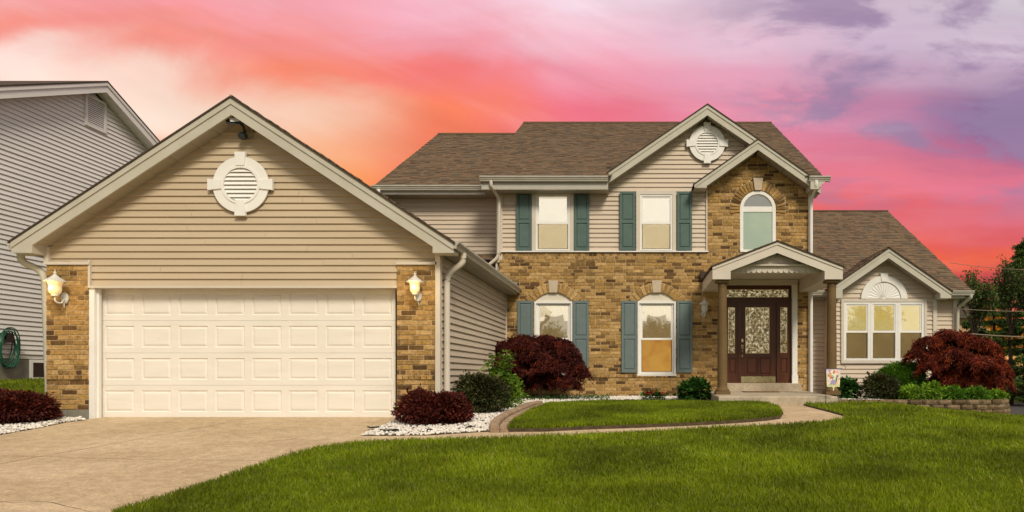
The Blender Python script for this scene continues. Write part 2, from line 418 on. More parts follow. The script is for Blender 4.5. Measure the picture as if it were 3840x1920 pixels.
def glass(name, refl, tint=(1,1,1), rough=.02):
    m = bpy.data.materials.new(name); m.use_nodes = True
    t = m.node_tree; t.nodes.clear(); q = NG(t)
    gl = q.n('ShaderNodeBsdfGlossy'); gl.inputs['Color'].default_value = (1,.97,.88,1); gl.inputs['Roughness'].default_value = rough
    tr = q.n('ShaderNodeBsdfTransparent'); tr.inputs[0].default_value = (*tint, 1)
    fr = q.n('ShaderNodeFresnel'); fr.inputs[0].default_value = 1.5
    mx = q.n('ShaderNodeMixShader'); q.put(mx.inputs[0], q.math('ADD', fr.outputs[0], refl, clamp=True))
    t.links.new(tr.outputs[0], mx.inputs[1]); t.links.new(gl.outputs[0], mx.inputs[2])
    o = q.n('ShaderNodeOutputMaterial'); t.links.new(mx.outputs[0], o.inputs[0])
    return m
def glow(name, c, k, c2=None, scale=20, rough=.8, base=(.6,.5,.35)):
    """a surface given its own glow in place of light on it (drawn blind, lamp glass)"""
    m = bpy.data.materials.new(name); m.use_nodes = True
    t = m.node_tree; b = t.nodes['Principled BSDF']; q = NG(t)
    b.inputs['Base Color'].default_value = (*base, 1); b.inputs['Roughness'].default_value = rough
    cc = (*c, 1)
    if c2:
        geo = q.n('ShaderNodeNewGeometry')
        cc = q.mix(q.smooth(q.noise(geo.outputs['Position'], scale, 5, .6), .3, .7), (*c, 1), (*c2, 1))
    q.put(b.inputs['Emission Color'], cc); b.inputs['Emission Strength'].default_value = k
    return m
M['pane'] = glass('window_glass', .30)
M['pane_bright'] = glass('window_glass_bright', .55)
M['pane_green'] = glass('green_tinted_glass', .28, (.88,.95,.88))
M['pane_low'] = glass('shaded_glass', .10)
M['screen'] = glass('insect_screen', .0, (.66,.62,.54), .6)
M['curtain'] = glow('glowing_curtain', (1,.84,.55), .85, (1,.92,.70), 14., base=(.7,.6,.45))  # emission stands in for room light falling on the cloth
M['blind_white'] = glow('sky_glow_blind', (1,.94,.82), 1.45, (1,.95,.82), 1.2)  # glow added to whiten the upper panes like reflected sky
M['blind_cream'] = glow('lit_cream_blind', (.98,.88,.64), 1.35, (1,.94,.74), 3.)
M['blind_olive'] = glow('lit_olive_blind', (.62,.44,.12), .48, (.80,.60,.20), 2.)
M['blind_yellow'] = glow('lit_yellow_blind', (1,.74,.16), .70, (1,.88,.42), 1.6)
M['blind_amber'] = glow('lit_amber_blind', (.80,.30,.02), 1.15, (1,.60,.10), 2.6)
M['room_dim'] = glow('lit_room', (.9,.62,.26), .30, (1,.75,.38), .8)
M['blind_green'] = glow('pale_green_blind', (.42,.56,.40), .42, (.80,.82,.56), 1.6, base=(.45,.48,.40))
M['dark_glass_back'] = material('grey_backing', (.24,.25,.25), (.3,.3,.3), 3, .8)
M['bulb'] = glow('bulb', (1,.80,.48), 3.2)
M['lamp_glass'] = glow('lit_lamp_glass', (1,.76,.40), .34, None, base=(.7,.55,.3))
M['lamp_glass_off'] = material('frosted_glass', (.62,.60,.56), (.68,.66,.62), 10, .3)

# leaded door glass: bevelled pieces, bright with dark came lines
def leaded():
    m = bpy.data.materials.new('leaded_glass'); m.use_nodes = True
    t = m.node_tree; b = t.nodes['Principled BSDF']; q = NG(t)
    geo = q.n('ShaderNodeNewGeometry')
    n = q.noise(geo.outputs['Position'], 15, 5, .6, .8)
    c = q.ramp(n, [(0, L4(.01,.008,.004)), (.42, L4(.05,.038,.015)), (.52, L4(.40,.30,.13)), (.66, L4(.95,.85,.60)), (1, L4(1,.95,.8))])
    b.inputs['Base Color'].default_value = (.10,.08,.04,1)
    b.inputs['Roughness'].default_value = .08; b.inputs['Specular IOR Level'].default_value = .9
    q.put(b.inputs['Emission Color'], c); b.inputs['Emission Strength'].default_value = .62
    bn = q.n('ShaderNodeBump'); bn.inputs['Strength'].default_value = .6; bn.inputs['Distance'].default_value = .02
    t.links.new(q.noise(geo.outputs['Position'], 24, 3, .5), bn.inputs['Height']); t.links.new(bn.outputs[0], b.inputs['Normal'])
    return m
M['leaded'] = leaded()

# ------------------------------------------------------------------ ground
def sheet(name, poly, mat, lift, step=.5, skirt=0., parent=None, kind='structure', zf=None):
    """polygon laid on the terrain, lift above it, with a skirt down its edge"""
    P = []
    for i in range(len(poly)):
        a = Vector(poly[i]); b = Vector(poly[(i+1) % len(poly)])
        n = max(1, int((b-a).length/step))
        P += [a.lerp(b, k/n) for k in range(n)]
    nb = len(P)
    xs = [p.x for p in P]; ys_ = [p.y for p in P]
    def inside(x, y):
        c = False
        for i in range(len(poly)):
            x1, y1 = poly[i]; x2, y2 = poly[i-1]
            if (y1 > y) != (y2 > y) and x < (x2-x1)*(y-y1)/(y2-y1)+x1: c = not c
        return c
    pts = list(P)
    x = min(xs)+step/2
    while x < max(xs):
        y = min(ys_)+step/2
        while y < max(ys_):
            if inside(x, y): pts.append(Vector((x, y)))
            y += step
        x += step
    res = delaunay_2d_cdt([Vector((p[0], p[1])) for p in pts], [(i, (i+1) % nb) for i in range(nb)], [], 1, 1e-5)
    vs = [(p.x, p.y) for p in res[0]]
    f = zf or (lambda x, y: gz(x, y))
    V = [(x, y, f(x, y)+lift) for x, y in vs]
    F = [tuple(t) for t in res[2]]
    m = MB(); m.add(V, F)
    if skirt:
        Q = [(p.x, p.y, f(p.x, p.y)+lift) for p in P] + [(p.x, p.y, f(p.x, p.y)+lift-skirt) for p in P]
        if name == 'lawn_bed':
            tag(MB().add(Q, [(i, (i+1) % nb, (i+1) % nb+nb, i+nb) for i in range(nb)]).build('lawn_edge', M['soil']), kind='structure')
        else: m.add(Q, [(i, (i+1) % nb, (i+1) % nb+nb, i+nb) for i in range(nb)])
    o = m.build(name, mat, parent)
    if kind and not parent: o['kind'] = kind
    return o

# base ground, one sheet to the horizon
gx = np.concatenate([[-900,-300,-100,-50,-30], np.arange(-20, 14.1, .5), [18,24,35,60,110,300,900]])
gy = np.concatenate([[-600,-200,-80,-40,-20,-10,-4], np.arange(0, 22.1, .5), [26,32,45,60,100,250,900]])
GX, GY = np.meshgrid(gx, gy, indexing='ij')
GZ = ground(GX, GY) - .03
V = np.stack([GX, GY, GZ], -1).reshape(-1, 3)
ny = len(gy); idx = np.arange(len(gx)*ny).reshape(len(gx), ny)
Fq = np.stack([idx[:-1,:-1], idx[1:,:-1], idx[1:,1:], idx[:-1,1:]], -1).reshape(-1)
fast_mesh('ground', V, Fq, 4, M['turf'], kind='structure', smooth=True)

XL, XR, XC = wx(172, 11.53), -3.23, -6.51       # garage walls and ridge
J0 = G(148, 1712); J1 = G(896, 1577)
A0 = (-11.5, 8.55); A1 = G(950, 1727)
jx = lambda y: J0[0] + (J1[0]-J0[0])*(y-J0[1])/(J1[1]-J0[1])
ja = lambda x: J0[1] + (A1[1]-J0[1])*(x-J0[0])/(A1[0]-J0[0])
EDGE = [G(*p) for p in [(410,1920),(671,1841),(835,1781),(1043,1714),(1193,1670),(1300,1650)]]
gq = .016
dk = thing('driveway', 'broad tan concrete driveway in front of the garage door', 'driveway', (-6, 8, 0))
def slab(poly): 
    o = sheet('driveway_slab', poly, M['concrete'], .0, .5, .05, parent=dk); return o
DB = 11.78
e0 = EDGE[0]
GL = [G(*p) for p in [(0,1628),(140,1603),(250,1580),(320,1574)]]
jt = 11.78
slab([(jx(ja(-7))-gq, ja(-7)+gq), (jx(jt)-gq, jt), (GL[3][0], jt), GL[3], GL[2], GL[1], GL[0], (-11.5, 9.6), (-11.5, ja(-11.5)+gq)])
R1 = G(1490, 1574); R2 = G(1440, 1598); R3 = G(1356, 1634)
xe = lambda y: np.interp(y, [p[1] for p in EDGE], [p[0] for p in EDGE])
yA = ja(-5.2)
slab([(jx(ja(-7))+gq, ja(-7)+gq), (float(xe(yA))+.1, ja(float(xe(yA)))+gq), (EDGE[3][0]+.12, EDGE[3][1]), (EDGE[4][0]+.1, EDGE[4][1]), (EDGE[5][0]+.05, EDGE[5][1]), R3, R2, R1, (R1[0], jt), (jx(jt)+gq, jt)])
low = [(float(xe(yA))+.1, ja(float(xe(yA)))-gq), (EDGE[2][0]+.1, EDGE[2][1]), (EDGE[1][0]+.1, EDGE[1][1]), (EDGE[0][0]+.1, EDGE[0][1]), (-2.6, 4.0), (-2.2, 1.0), (-2.2, -6)]
slab([(jx(ja(-7))+gq, ja(-7)-gq), (-7.3, 4.0), (-7.3, -6)] + low[::-1])
slab([(jx(ja(-7))-gq, ja(-7)-gq), (-11.5, ja(-11.5)-gq), (-11.5, -6), (-7.3-2*gq, -6), (-7.3-2*gq, 4.0)])

for pts in ([(0,1878),(60,1884),(130,1880),(200,1884),(255,1898),(300,1905),(350,1925)], [(620,1588),(560,1604),(470,1618),(430,1634),(330,1652)]):
    c3 = [G(*p) for p in pts]; c3 = [(x+random.uniform(-.02, .02), y+random.uniform(-.02, .02)) for x, y in c3]
    m = MB()
    for i in range(len(c3)-1):
        (xa, ya), (xb, yb) = c3[i], c3[i+1]; w_ = random.uniform(.002, .005)
        m.add([(xa, ya-w_, gz(xa, ya)+.0015), (xb, yb-w_, gz(xb, yb)+.0015), (xb, yb+w_, gz(xb, yb)+.0015), (xa, ya+w_, gz(xa, ya)+.0015)], [(0,1,2,3)])
    m.build('crack', M['asphalt'], dk)
# walk from the driveway to the porch
low_edge = [(1300,1655),(1500,1650),(1900,1643),(2200,1629),(2600,1607),(2798,1599),(2949,1591),(3101,1577),(3180,1563)]
up_edge = [(3180,1556),(3066,1531),(3019,1520),(3010,1512),(2860,1508),(2910,1524),(2935,1540),(2938,1550),(2930,1563),(2879,1572),(2763,1580),(2600,1590),(2400,1598),(2187,1605),(1908,1614),(1840,1618),(1500,1634),(1356,1634)]
walkpoly = [G(*p) for p in low_edge] + [G(*p) for p in up_edge]
wk = thing('garden_walk', 'narrow tan concrete walk curving from driveway to porch', 'path', (0, 11, 0))
# two stretches with a joint between them
jpt = G(2250, 1622); jpu = G(2225, 1603)
wl = [G(*p) for p in low_edge[:4]] + [(jpt[0]-.008, jpt[1]), (jpu[0]-.008, jpu[1])] + [G(*p) for p in up_edge[13:]]
wr = [(jpt[0]+.008, jpt[1])] + [G(*p) for p in low_edge[4:]] + [G(*p) for p in up_edge[:13]] + [(jpu[0]+.008, jpu[1])]
sheet('walk_slab', wl, M['concrete'], -.002, .5, .05, parent=wk)
sheet('walk_slab', wr, M['concrete'], -.002, .5, .05, parent=wk)

# ------------------------------------------------------------------ lawns
ISL = [(1908,1609),(2050,1608),(2187,1601),(2400,1594),(2600,1586),(2763,1577),(2870,1569),(2925,1561),(2934,1548),(2918,1531),(2879,1519),(2820,1513),(2690,1511),(2400,1510),(2150,1511),(2060,1517),(2000,1538),(1940,1573),(1912,1597)]
isl = [G(p[0], p[1], .04) for p in ISL]
FRONT = [(430,1920),(671,1848),(835,1788),(1043,1721),(1193,1677),(1342,1655),(1500,1650),(1900,1643),(2200,1628),(2600,1607),(2798,1599),(2949,1591),(3101,1577),(3172,1566),(3165,1554),(3066,1528),(3025,1518)]
fr = [G(p[0], p[1], .03) for p in FRONT] + [(3.42, 14.27), (4.2, 14.25)]
fr += [(x, y-.12) for x, y in [(4.35,14.9),(5.0,14.72),(6.0,14.58),(7.0,14.52),(7.65,14.62),(8.12,14.95),(8.34,15.5)]] + [(9.2,15.6),(13,15.2),(16,12),(16,0),(-1.2,0)]
sheet('lawn_bed', isl, M['turf'], .05, .4, .1)
sheet('lawn_bed', fr, M['turf'], .025, .6, .06)

def inpoly(px, py, poly):
    c = np.zeros(len(px), bool); n = len(poly)
    for i in range(n):
        x1, y1 = poly[i]; x2, y2 = poly[i-1]
        with np.errstate(divide='ignore', invalid='ignore'):
            t = ((y1 > py) != (y2 > py)) & (px < (x2-x1)*(py-y1)/(y2-y1+1e-12)+x1)
        c ^= t
    return c

def blades(name, label, polys, n, lift, h=(.035,.075), wmul=1., vis=True, kind='stuff'):
    X = []; Y = []
    tot = 0
    for poly, cnt in polys:
        P = np.array(poly); x0, y0 = P.min(0); x1, y1 = P.max(0)
        y0 = max(y0, 4.6)
        got = 0
        while got < cnt:
            m = cnt*3
            # density falls with the distance
            yy = 1/np.sqrt(rng.uniform(1/y1**2, 1/y0**2, m)); xx = rng.uniform(x0, x1, m)
            k = inpoly(xx, yy, poly)
            if vis: k &= (xx/yy > -.96) & (xx/yy < .62)
            xx = xx[k][:cnt-got]; yy = yy[k][:cnt-got]; got += len(xx)
            X.append(xx); Y.append(yy)
    x = np.concatenate(X); y = np.concatenate(Y); n = len(x)
    z = ground(x, y)+lift
    patch = .5+.5*np.sin(x*1.7+np.sin(y*2.3)*1.5)*np.sin(y*1.9+np.cos(x*1.3)*1.4)
    hh = rng.uniform(h[0], h[1], n)*(.75+.5*patch); hh[rng.random(n) < .03] *= 1.35
    w = (.0012+.00042*y)*rng.uniform(.7, 1.3, n)*wmul
    a = rng.uniform(0, 2*np.pi, n); la = rng.uniform(0, 2*np.pi, n); ln = hh*rng.uniform(.05, .75, n)
    lx = np.cos(la)*ln; ly = np.sin(la)*ln
    cx = np.cos(a)*w; cy = np.sin(a)*w
    b1 = np.stack([x-cx, y-cy, z], -1); b2 = np.stack([x+cx, y+cy, z], -1)
    m1 = np.stack([x-cx*.8+lx*.35, y-cy*.8+ly*.35, z+hh*.6], -1); m2 = np.stack([x+cx*.8+lx*.35, y+cy*.8+ly*.35, z+hh*.6], -1)
    tp = np.stack([x+lx, y+ly, z+hh], -1)
    V = np.stack([b1,b2,m2,m1,tp], 1).reshape(-1, 3)
    i = np.arange(n)*5
    F = np.stack([i,i+1,i+2, i,i+2,i+3, i+3,i+2,i+4], -1).reshape(-1)
    rr = np.clip(rng.beta(2.2, 2.2, n)*.85 + .12*(patch-.5), 0, .93); rr[rng.random(n) < .02] = 1.
    o = fast_mesh(name, V, F, 3, M['blade'], rnd=np.repeat(rr, 3), kind=kind)
    tag(o, label, 'grass'); return o
blades('lawn_grass', 'mown green grass of the wide front lawn', [(fr, 300000)], 0, .02)
blades('lawn_grass', 'mown green grass of the raised lawn island by the porch', [(isl, 80000)], 0, .045, h=(.04,.08))

# ------------------------------------------------------------------ the house
H = thing('brick_house', 'two storey brick and beige vinyl house with gabled attached garage', 'house', (0, 17.4, .1))
YM = 17.43; YS = 17.45; EXPO = .1143

class Piece:  # brick template
    pass
TB = MB().bev(-.5, .5, 0, 1, -.5, .5, .03)
bm_v = np.array(TB.v); bm_f = TB.f
brick_me = bpy.data.meshes.new('brick'); brick_me.from_pydata(TB.v, [], [f for f in TB.f if f != (2,3,7,6)]); brick_me.materials.append(M['brick'])
joined = {'brick': ([], []), 'shingle': ([], [])}
count = {'brick': 0, 'most': 246}
def put_brick(parent, x0, x1, y0, z0, z1, solo, depth=.09, rot=None, c=None):
    """one brick: x0..x1, face at y0, z0..z1; rot = turned in the wall plane about its centre"""
    yo = y0 + random.uniform(-.003, .004)
    cx, cz = (x0+x1)/2, (z0+z1)/2
    if solo and count['brick'] < count['most']:
        count['brick'] += 1
        o = link('brick', brick_me, parent)
        o.location = (cx, yo, cz); o.scale = (x1-x0, depth, z1-z0)
        if rot: o.rotation_euler = (0, rot, 0)
        return
    v = bm_v*np.array([x1-x0, depth, z1-z0])
    if rot:
        cc, ss = math.cos(rot), math.sin(rot)
        v = np.stack([v[:,0]*cc + v[:,2]*ss, v[:,1], -v[:,0]*ss + v[:,2]*cc], -1)
    v = v + np.array([cx, yo, cz])
    joined['brick'][0].append(v); joined['brick'][1].append(random.random())

def flush_bricks():
    vs, rn = joined['brick']
    if not vs: return
    m = MB(); rr = []
    base = 0
    allv = np.concatenate(vs); fs = []
    nv = len(bm_v)
    keep = [f for f in bm_f if f != (2,3,7,6)]
    for i in range(len(vs)):
        for f in keep: fs.append(tuple(j+i*nv for j in f))
        rr += [rn[i]]*len(keep)
    me = bpy.data.meshes.new('brickwork'); me.from_pydata(allv.tolist(), [], fs)
    a = me.attributes.new('rnd', 'FLOAT', 'FACE'); a.data.foreach_set('value', rr)
    me.materials.append(M['brick_j'])
    o = link('brickwork', me, H); o['kind'] = 'stuff'

def cut(iv, holes):
    out = [iv]
    for a, b in holes:
        nx = []
        for s, e in out:
            if b <= s or a >= e: nx.append((s, e)); continue
            if a > s: nx.append((s, a))
            if b < e: nx.append((b, e))
        out = nx
    return [(s, e) for s, e in out if e-s > .012]

def brick_field(wall, Yf, z0, z1, lim, holes, course, solo=False, blen=.238, mj=.014, bands=(), back=.10):
    """lay courses; lim(z)->(x0,x1); holes: list of f(z)->[(a,b)]; bands: z where a rowlock course of narrow bricks lies"""
    mb = MB(); k = 0; z = z0
    bset = []
    while z < z1-.01:
        zt = min(z+course, z1)
        zc = (z+zt)/2
        a, b = lim(zc)
        if b-a > .05:
            hs = [h for f in holes for h in f(zc)]
            row = any(abs(zc-q) < course*.5 for q in bands)
            for s, e in cut((a, b), hs):
                mb.box(s, e, Yf+.011, Yf+back, z, zt)
                bl = .085 if row else blen
                pitch = bl+mj
                x = a - (pitch/2 if k % 2 else 0) - random.choice([0, 0, .06])
                while x < e:
                    l = pitch if not (not row and random.random() < .12) else pitch/2
                    x0, x1 = max(x+mj/2, s), min(x+l-mj/2, e)
                    if x1-x0 > .025:
                        pr = .022 if row and bands and abs(zc-bands[0]) < course*.6 else 0
                        put_brick(wall, x0, x1, Yf-pr, z+mj/2, zt-mj/2, solo and not row, depth=.06+pr)
                    x += l
        z = zt; k += 1
    return mb

def brick_wall(name, *a, **kw):
    me = bpy.data.meshes.new(name); o = link(name, me, H)
    mb = brick_field(o, *a, **kw)
    me.from_pydata(mb.v, [], mb.f); me.materials.append(M['mortar'])
    return o

# --- siding boards
def boards(parent, z0, z1, lim, holes, face, mat, e=EXPO, name='siding_board', ends=None):
    """face(u, d, z) maps along-wall u, depth d (0 = face of lip) and z to the world"""
    z = z0
    while z < z1-.01:
        zt = min(z+e, z1)
        a0, b0 = lim(z); a1, b1 = lim(zt)
        hs = [(h[0], h[1]) for h in holes if min(zt, h[3])-max(z, h[2]) > .45*(zt-z)]
        if b0-a0 > .06:
            if b1 < a1: a1 = b1 = (a1+b1)/2
            segs = cut((a0, b0), hs)
            for s, en in segs:
                s1 = a1 if abs(s-a0) < 1e-6 else s
                e1 = b1 if abs(en-b0) < 1e-6 else en
                if s1 > e1: s1 = e1 = (s1+e1)/2
                if en-s > 3.2 and name == 'siding_board' and s1 is not None and not getattr(boards, 'busy', False):
                    q_ = random.uniform(max(s, s1)+.6, min(en, e1)-.6) if min(en, e1)-max(s, s1) > 1.6 else None
                    if q_:
                        for (sa, sb_, sc_, sd) in ((s, q_-.002, q_-.002, s1), (q_+.002, en, e1, q_+.002)):
                            o_ = random.uniform(0, .003)
                            P = [face(sa, -o_, z+.006), face(sb_, -o_, z+.006), face(sc_, .028-o_, zt+.006), face(sd, .028-o_, zt+.006), face(sa, .003, z), face(sb_, .003, z), face(sb_, .034, z+.004), face(sa, .034, z+.004)]
                            MB().add(P, [(0,1,2,3), (4,5,1,0), (7,6,5,4), (0,3,7,4), (1,5,6,2)]).build(name, mat, parent)
                        continue
                P = [face(s, 0, z+.006), face(en, 0, z+.006), face(e1, .028, zt+.006), face(s1, .028, zt+.006),
                     face(s, .003, z), face(en, .003, z), face(en, .034, z+.004), face(s, .034, z+.004)]
                MB().add(P, [(0,1,2,3), (4,5,1,0), (7,6,5,4), (0,3,7,4), (1,5,6,2)]).build(name, mat, parent)
        z = zt
FY = lambda Y: (lambda u, d, z: (u, Y+d, z))
FXR = lambda X: (lambda u, d, z: (X-d, u, z))          # wall facing +X

def boxpart(name, mat, parent, *a):
    return MB().box(*a).build(name, mat, parent)
def bevpart(name, mat, parent, *a):
    return MB().bev(*a).build(name, mat, parent)

# --- gable rake boards, soffit and roof slabs
def gable(ax, az, s, hl, hr, yf, yw, yb, crown, board, ret, zbot, trim='trim', soff=True, rl=True, rr=True, t=.03, step=.30, roof=True, ybl=None, ybr=None):
    for sg, h, rt, yback in ((-1, hl, rl, ybl or yb), (1, hr, rr, ybr or yb)):
        X = lambda d: ax + sg*d
        Z = lambda d: az - s*d
        c0 = t
        # shingle edge / deck
        if roof:
            MB().prism([(X(0), Z(0)), (X(h+.03), Z(h+.03)), (X(h+.03), Z(h+.03)-t), (X(0), Z(0)-t)], yf-.035, yback).build('roof_slope', M['roofing'], H)
        MB().prism([(X(0), Z(0)-t), (X(h), Z(h)-t), (X(h), Z(h)-t-crown), (X(0), Z(0)-t-crown)], yf-.018, yf+.06).build('rake_trim', M[trim], H)
        q = t+crown
        if rt:
            poly = [(X(0), Z(0)-q), (X(h), Z(h)-q), (X(h), zbot), (X(h-ret), zbot), (X(h-ret), Z(h-ret)-q-board), (X(0), Z(0)-q-board)]
        else:
            poly = [(X(0), Z(0)-q), (X(h), Z(h)-q), (X(h), Z(h)-q-board), (X(0), Z(0)-q-board)]
        MB().prism(poly, yf, yf+.03).build('rake_board', M[trim], H)
        if soff:
            d = 0.02; hh = h-(ret if rt else 0)
            while d < hh:
                d2 = min(d+step-.006, hh)
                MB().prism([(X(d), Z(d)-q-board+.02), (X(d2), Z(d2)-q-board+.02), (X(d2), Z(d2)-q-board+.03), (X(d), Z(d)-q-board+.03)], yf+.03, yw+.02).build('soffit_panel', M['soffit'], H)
                d += step
        if rt:
            MB().prism([(X(h), zbot), (X(h-ret), zbot), (X(h-ret), Z(h-ret)-q-board+.04), (X(h), Z(h)-q)], yf+.03, yw).build('eave_return', M[trim], H)

# --- shingled slopes
tiles = []
far_tiles = []
def shingle_field(u0, u1, v0, v1, P, e=.142, skip=None, far=False):
    """P(u, v, n) world point at u along the eave, v up the slope, n off the roof plane"""
    v = v0; k = 0
    while v < v1-.02:
        u = u0 - random.uniform(0, .2)
        while u < u1:
            w = random.choice([.10, .14, .17, .20, .25])
            a, b = max(u, u0), min(u+w-.004, u1)
            if b-a > .03 and not (skip and skip((a+b)/2, v)):
                th = random.choice([.007, .011, .016])
                vt = min(v+e, v1)
                (far_tiles if far else tiles).append((P(a, v, th+.008), P(b, v, th+.008), P(b, vt+.02, .004+th*.4), P(a, vt+.02, .004+th*.4), P(a, v, -.002), P(b, v, -.002)))
            u += w
        v += e
TF = [(0,1,2,3), (4,5,1,0), (5,2,1), (4,0,3)]
def flush_tiles():
    global tiles
    tiles.sort(key=lambda t: t[0][1])
    for t in tiles[:300]:
        MB().add(t, TF).build('shingle', M['shingle'], H)
    vs = []; fs = []; rr = []
    for i, t in enumerate(tiles[300:]+far_tiles):
        vs += t; fs += [tuple(j+6*i for j in f) for f in TF]; rr += [random.random()]*4
    me = bpy.data.meshes.new('shingling'); me.from_pydata([tuple(p) for p in vs], [], fs)
    a = me.attributes.new('rnd', 'FLOAT', 'FACE'); a.data.foreach_set('value', rr)
    me.materials.append(M['shingle_j'])
    o = link('shingling', me, H); o['kind'] = 'stuff'

# ============ garage
GZ0 = 0.0
zbt = wz(993, 11.53)                      # top of the brick pillars
pl0, pl1 = wx(173, 11.53), wx(331, 11.53)
pr0, pr1 = wx(1488, 11.53), wx(1634, 11.53)
course = .0818
zb0 = wz(1536, 11.53)
for a, b in ((pl0, pl1), (pr0, pr1)):
    brick_wall('brick_pier', 11.53, zb0, zbt, lambda z, a=a, b=b: (a, b), [], course, solo=True, bands=(wz(1418, 11.53), wz(1400, 11.53)), back=.30)
    n = 2
    for k in range(n):
        xx0 = a+(b-a)*k/n+.004; xx1 = a+(b-a)*(k+1)/n-.004
        bevpart('foundation_block', M['block'], H, xx0, xx1, 11.535, 11.83, -.06, zb0-.004)
boxpart('pier_cap', M['trim_light'], H, pl0-.02, pl1+.03, 11.50, 11.60, zbt, zbt+.045)
boxpart('pier_cap', M['trim_light'], H, pr0, pr1+.02, 11.50, 11.60, zbt, zbt+.045)
zdt = wz(1080, 11.53)                     # head of the door opening
GA, GAZ = XC, wz(361, 11.25)              # gable apex
gs = .655
wall_top = lambda z: (max(XL, GA-(GAZ-.275-z)/gs), min(XR, GA+(GAZ-.275-z)/gs))
# backing wall (pentagon above the opening) and side walls
zpl = GAZ-.262-gs*(GA-XL)
MB().prism([(XL, zbt+.03), (XR, zbt+.03), (XR, GAZ-.262-gs*(XR-GA)), (GA, GAZ-.262), (XL, zpl)], 11.57, 11.80).build('garage_wall', M['siding'], H)
boxpart('garage_wall', M['siding'], H, pl1, pr0, 11.572, 11.80, zdt+.01, zbt+.03)
boxpart('garage_wall', M['siding'], H, XR-.30, XR-.018, 11.83, 17.52, -.1, 2.72)
boxpart('garage_wall', M['siding'], H, XL, XL+.2, 11.83, 18.2, -.1, 2.72)
boxpart('garage_wall', M['siding'], H, XL+.2, XR-.3, 18.0, 18.2, -.1, 3.4)
def garage_lim(z):
    a, b = wall_top(z)
    if z < zbt+.02: a, b = pl1+.03, pr0
    return a, b
boards(H, zdt+.035, GAZ-.42, garage_lim, [], FY(11.548), M['siding'])
boxpart('corner_post', M['trim_light'], H, pr1, XR+.01, 11.50, 11.62, -.03, 2.70)
boxpart('corner_post', M['trim_light'], H, XL-.02, XL+.055, 11.51, 11.60, zbt+.045, wz(925, 11.53))
boxpart('head_trim', M['trim_light'], H, pl1, pr0, 11.515, 11.62, zdt, zdt+.035)
boxpart('wall_trim', M['trim_light'], H, pl1, pl1+.035, 11.52, 11.60, zdt+.035, zbt+.08)
# jamb and head of the opening
dl, dr = wx(379.5, 11.73), wx(379.5, 11.73)+4.93
boxpart('door_jamb', M['white'], H, pl1, wx(354, 11.545), 11.545, 11.60, -.02, zdt-.002)
boxpart('door_jamb', M['white'], H, pl1+.002, wx(371, 11.602), 11.602, 11.66, -.02, zdt-.002)
boxpart('door_jamb', M['white'], H, pl1+.004, dl, 11.662, 11.74, -.02, zdt-.002)
boxpart('door_head', M['trim_light'], H, pl1+.01, pr0, 11.62, 11.80, zdt-.004, zdt+.03)
boxpart('door_jamb', M['white'], H, pr0-.02, pr0+.01, 11.66, 11.72, -.02, zdt-.006)
# sectional door
secs = 4; dh = zdt+.02; sh = dh/secs
for k in range(secs):
    za, zb = k*sh+.0015, (k+1)*sh-.0015
    m = MB(); pw = 4.93/8
    pz0, pz1 = za+sh*.17, zb-sh*.16
    m.box(dl, dr, 11.73, 11.77, za, pz0); m.box(dl, dr, 11.73, 11.77, pz1, zb)
    for j in range(9):
        xa = dl+j*pw-.062 if j else dl; xb = dl+j*pw+.062 if j < 8 else dr
        m.box(xa, xb, 11.73, 11.77, pz0, pz1)
    sec = m.build('door_section', M['door_white'], H)
    for j in range(8):
        a, b = dl+j*pw+.062, dl+(j+1)*pw-.062
        i1, i2 = .016, .052
        q = MB(); yy = 11.73
        ring = lambda i, d: [(a+i, yy+d, pz0+i), (b-i, yy+d, pz0+i), (b-i, yy+d, pz1-i), (a+i, yy+d, pz1-i)]
        vs = ring(0, .0) + ring(i1, .016) + ring(i2, .003)
        fs = [(n+4*r_, (n+1) % 4+4*r_, (n+1) % 4+4*r_+4, n+4*r_+4) for r_ in (0, 1) for n in range(4)] + [(8,9,10,11)]
        q.add(vs, fs).build('panel', M['door_white'], sec)
boxpart('door_seal', M['dark_metal'], H, dl, dr, 11.735, 11.78, -.01, .006)
boxpart('door_latch', M['trim'], H, pr0-.05, pr0-.035, 11.70, 11.725, 1.40, 1.56)
# side wall facing the garden
boards(H, .02, 2.72, lambda z: (11.63, 17.43), [], FXR(XR+.004), M['siding_up'])
boxpart('foundation', M['block'], H, XR-.28, XR-.03, 11.83, 17.4, -.2, .02)
boxpart('corner_post', M['trim_light'], H, XR-.03, XR+.022, 17.38, 17.43, .1, 2.70)
# gable and eaves
gable(GA, GAZ, gs, 3.535, 3.575, 11.25, 11.55, 18.2, .095, .17, .335, wz(948, 11.25), step=.34)
for sg in (-1, 1):
    xe_ = GA+sg*3.55; ze = GAZ-gs*3.55
    inner = XR if sg > 0 else XL
    a, b = sorted((xe_, inner))
    for k in range(17):
        y0 = 11.56+k*.345
        if y0 > 17.2: break
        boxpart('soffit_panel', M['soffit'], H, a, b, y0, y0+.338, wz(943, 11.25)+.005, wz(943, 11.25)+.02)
    x1 = xe_-sg*.03
    boxpart('fascia', M['trim'], H, min(x1, xe_), max(x1, xe_), 11.56, 17.42 if sg > 0 else 18.1, wz(943, 11.25)+.02, ze-.035)
def gutter_y(x, sg, z, y0, y1, name='gutter'):
    pr = [(0, 0), (0, -.12), (.075, -.12), (.085, -.07), (.125, -.03), (.125, 0), (.115, 0), (.115, -.02), (.07, -.08), (.012, -.08), (.012, 0)]
    m = MB().prism([(x+sg*p, z+q) for p, q in pr], y0, y1)
    m.prism([(x, z), (x, z-.12), (x+sg*.075, z-.12), (x+sg*.085, z-.07), (x+sg*.125, z-.03), (x+sg*.125, z)], y0-.004, y0-.0005)
    return m.build(name, M['gutter'], H)
gutter_y(-2.965, 1, 2.865, 11.24, 17.40)
gutter_y(-10.05, -1, 2.865, 11.29, 18.1)
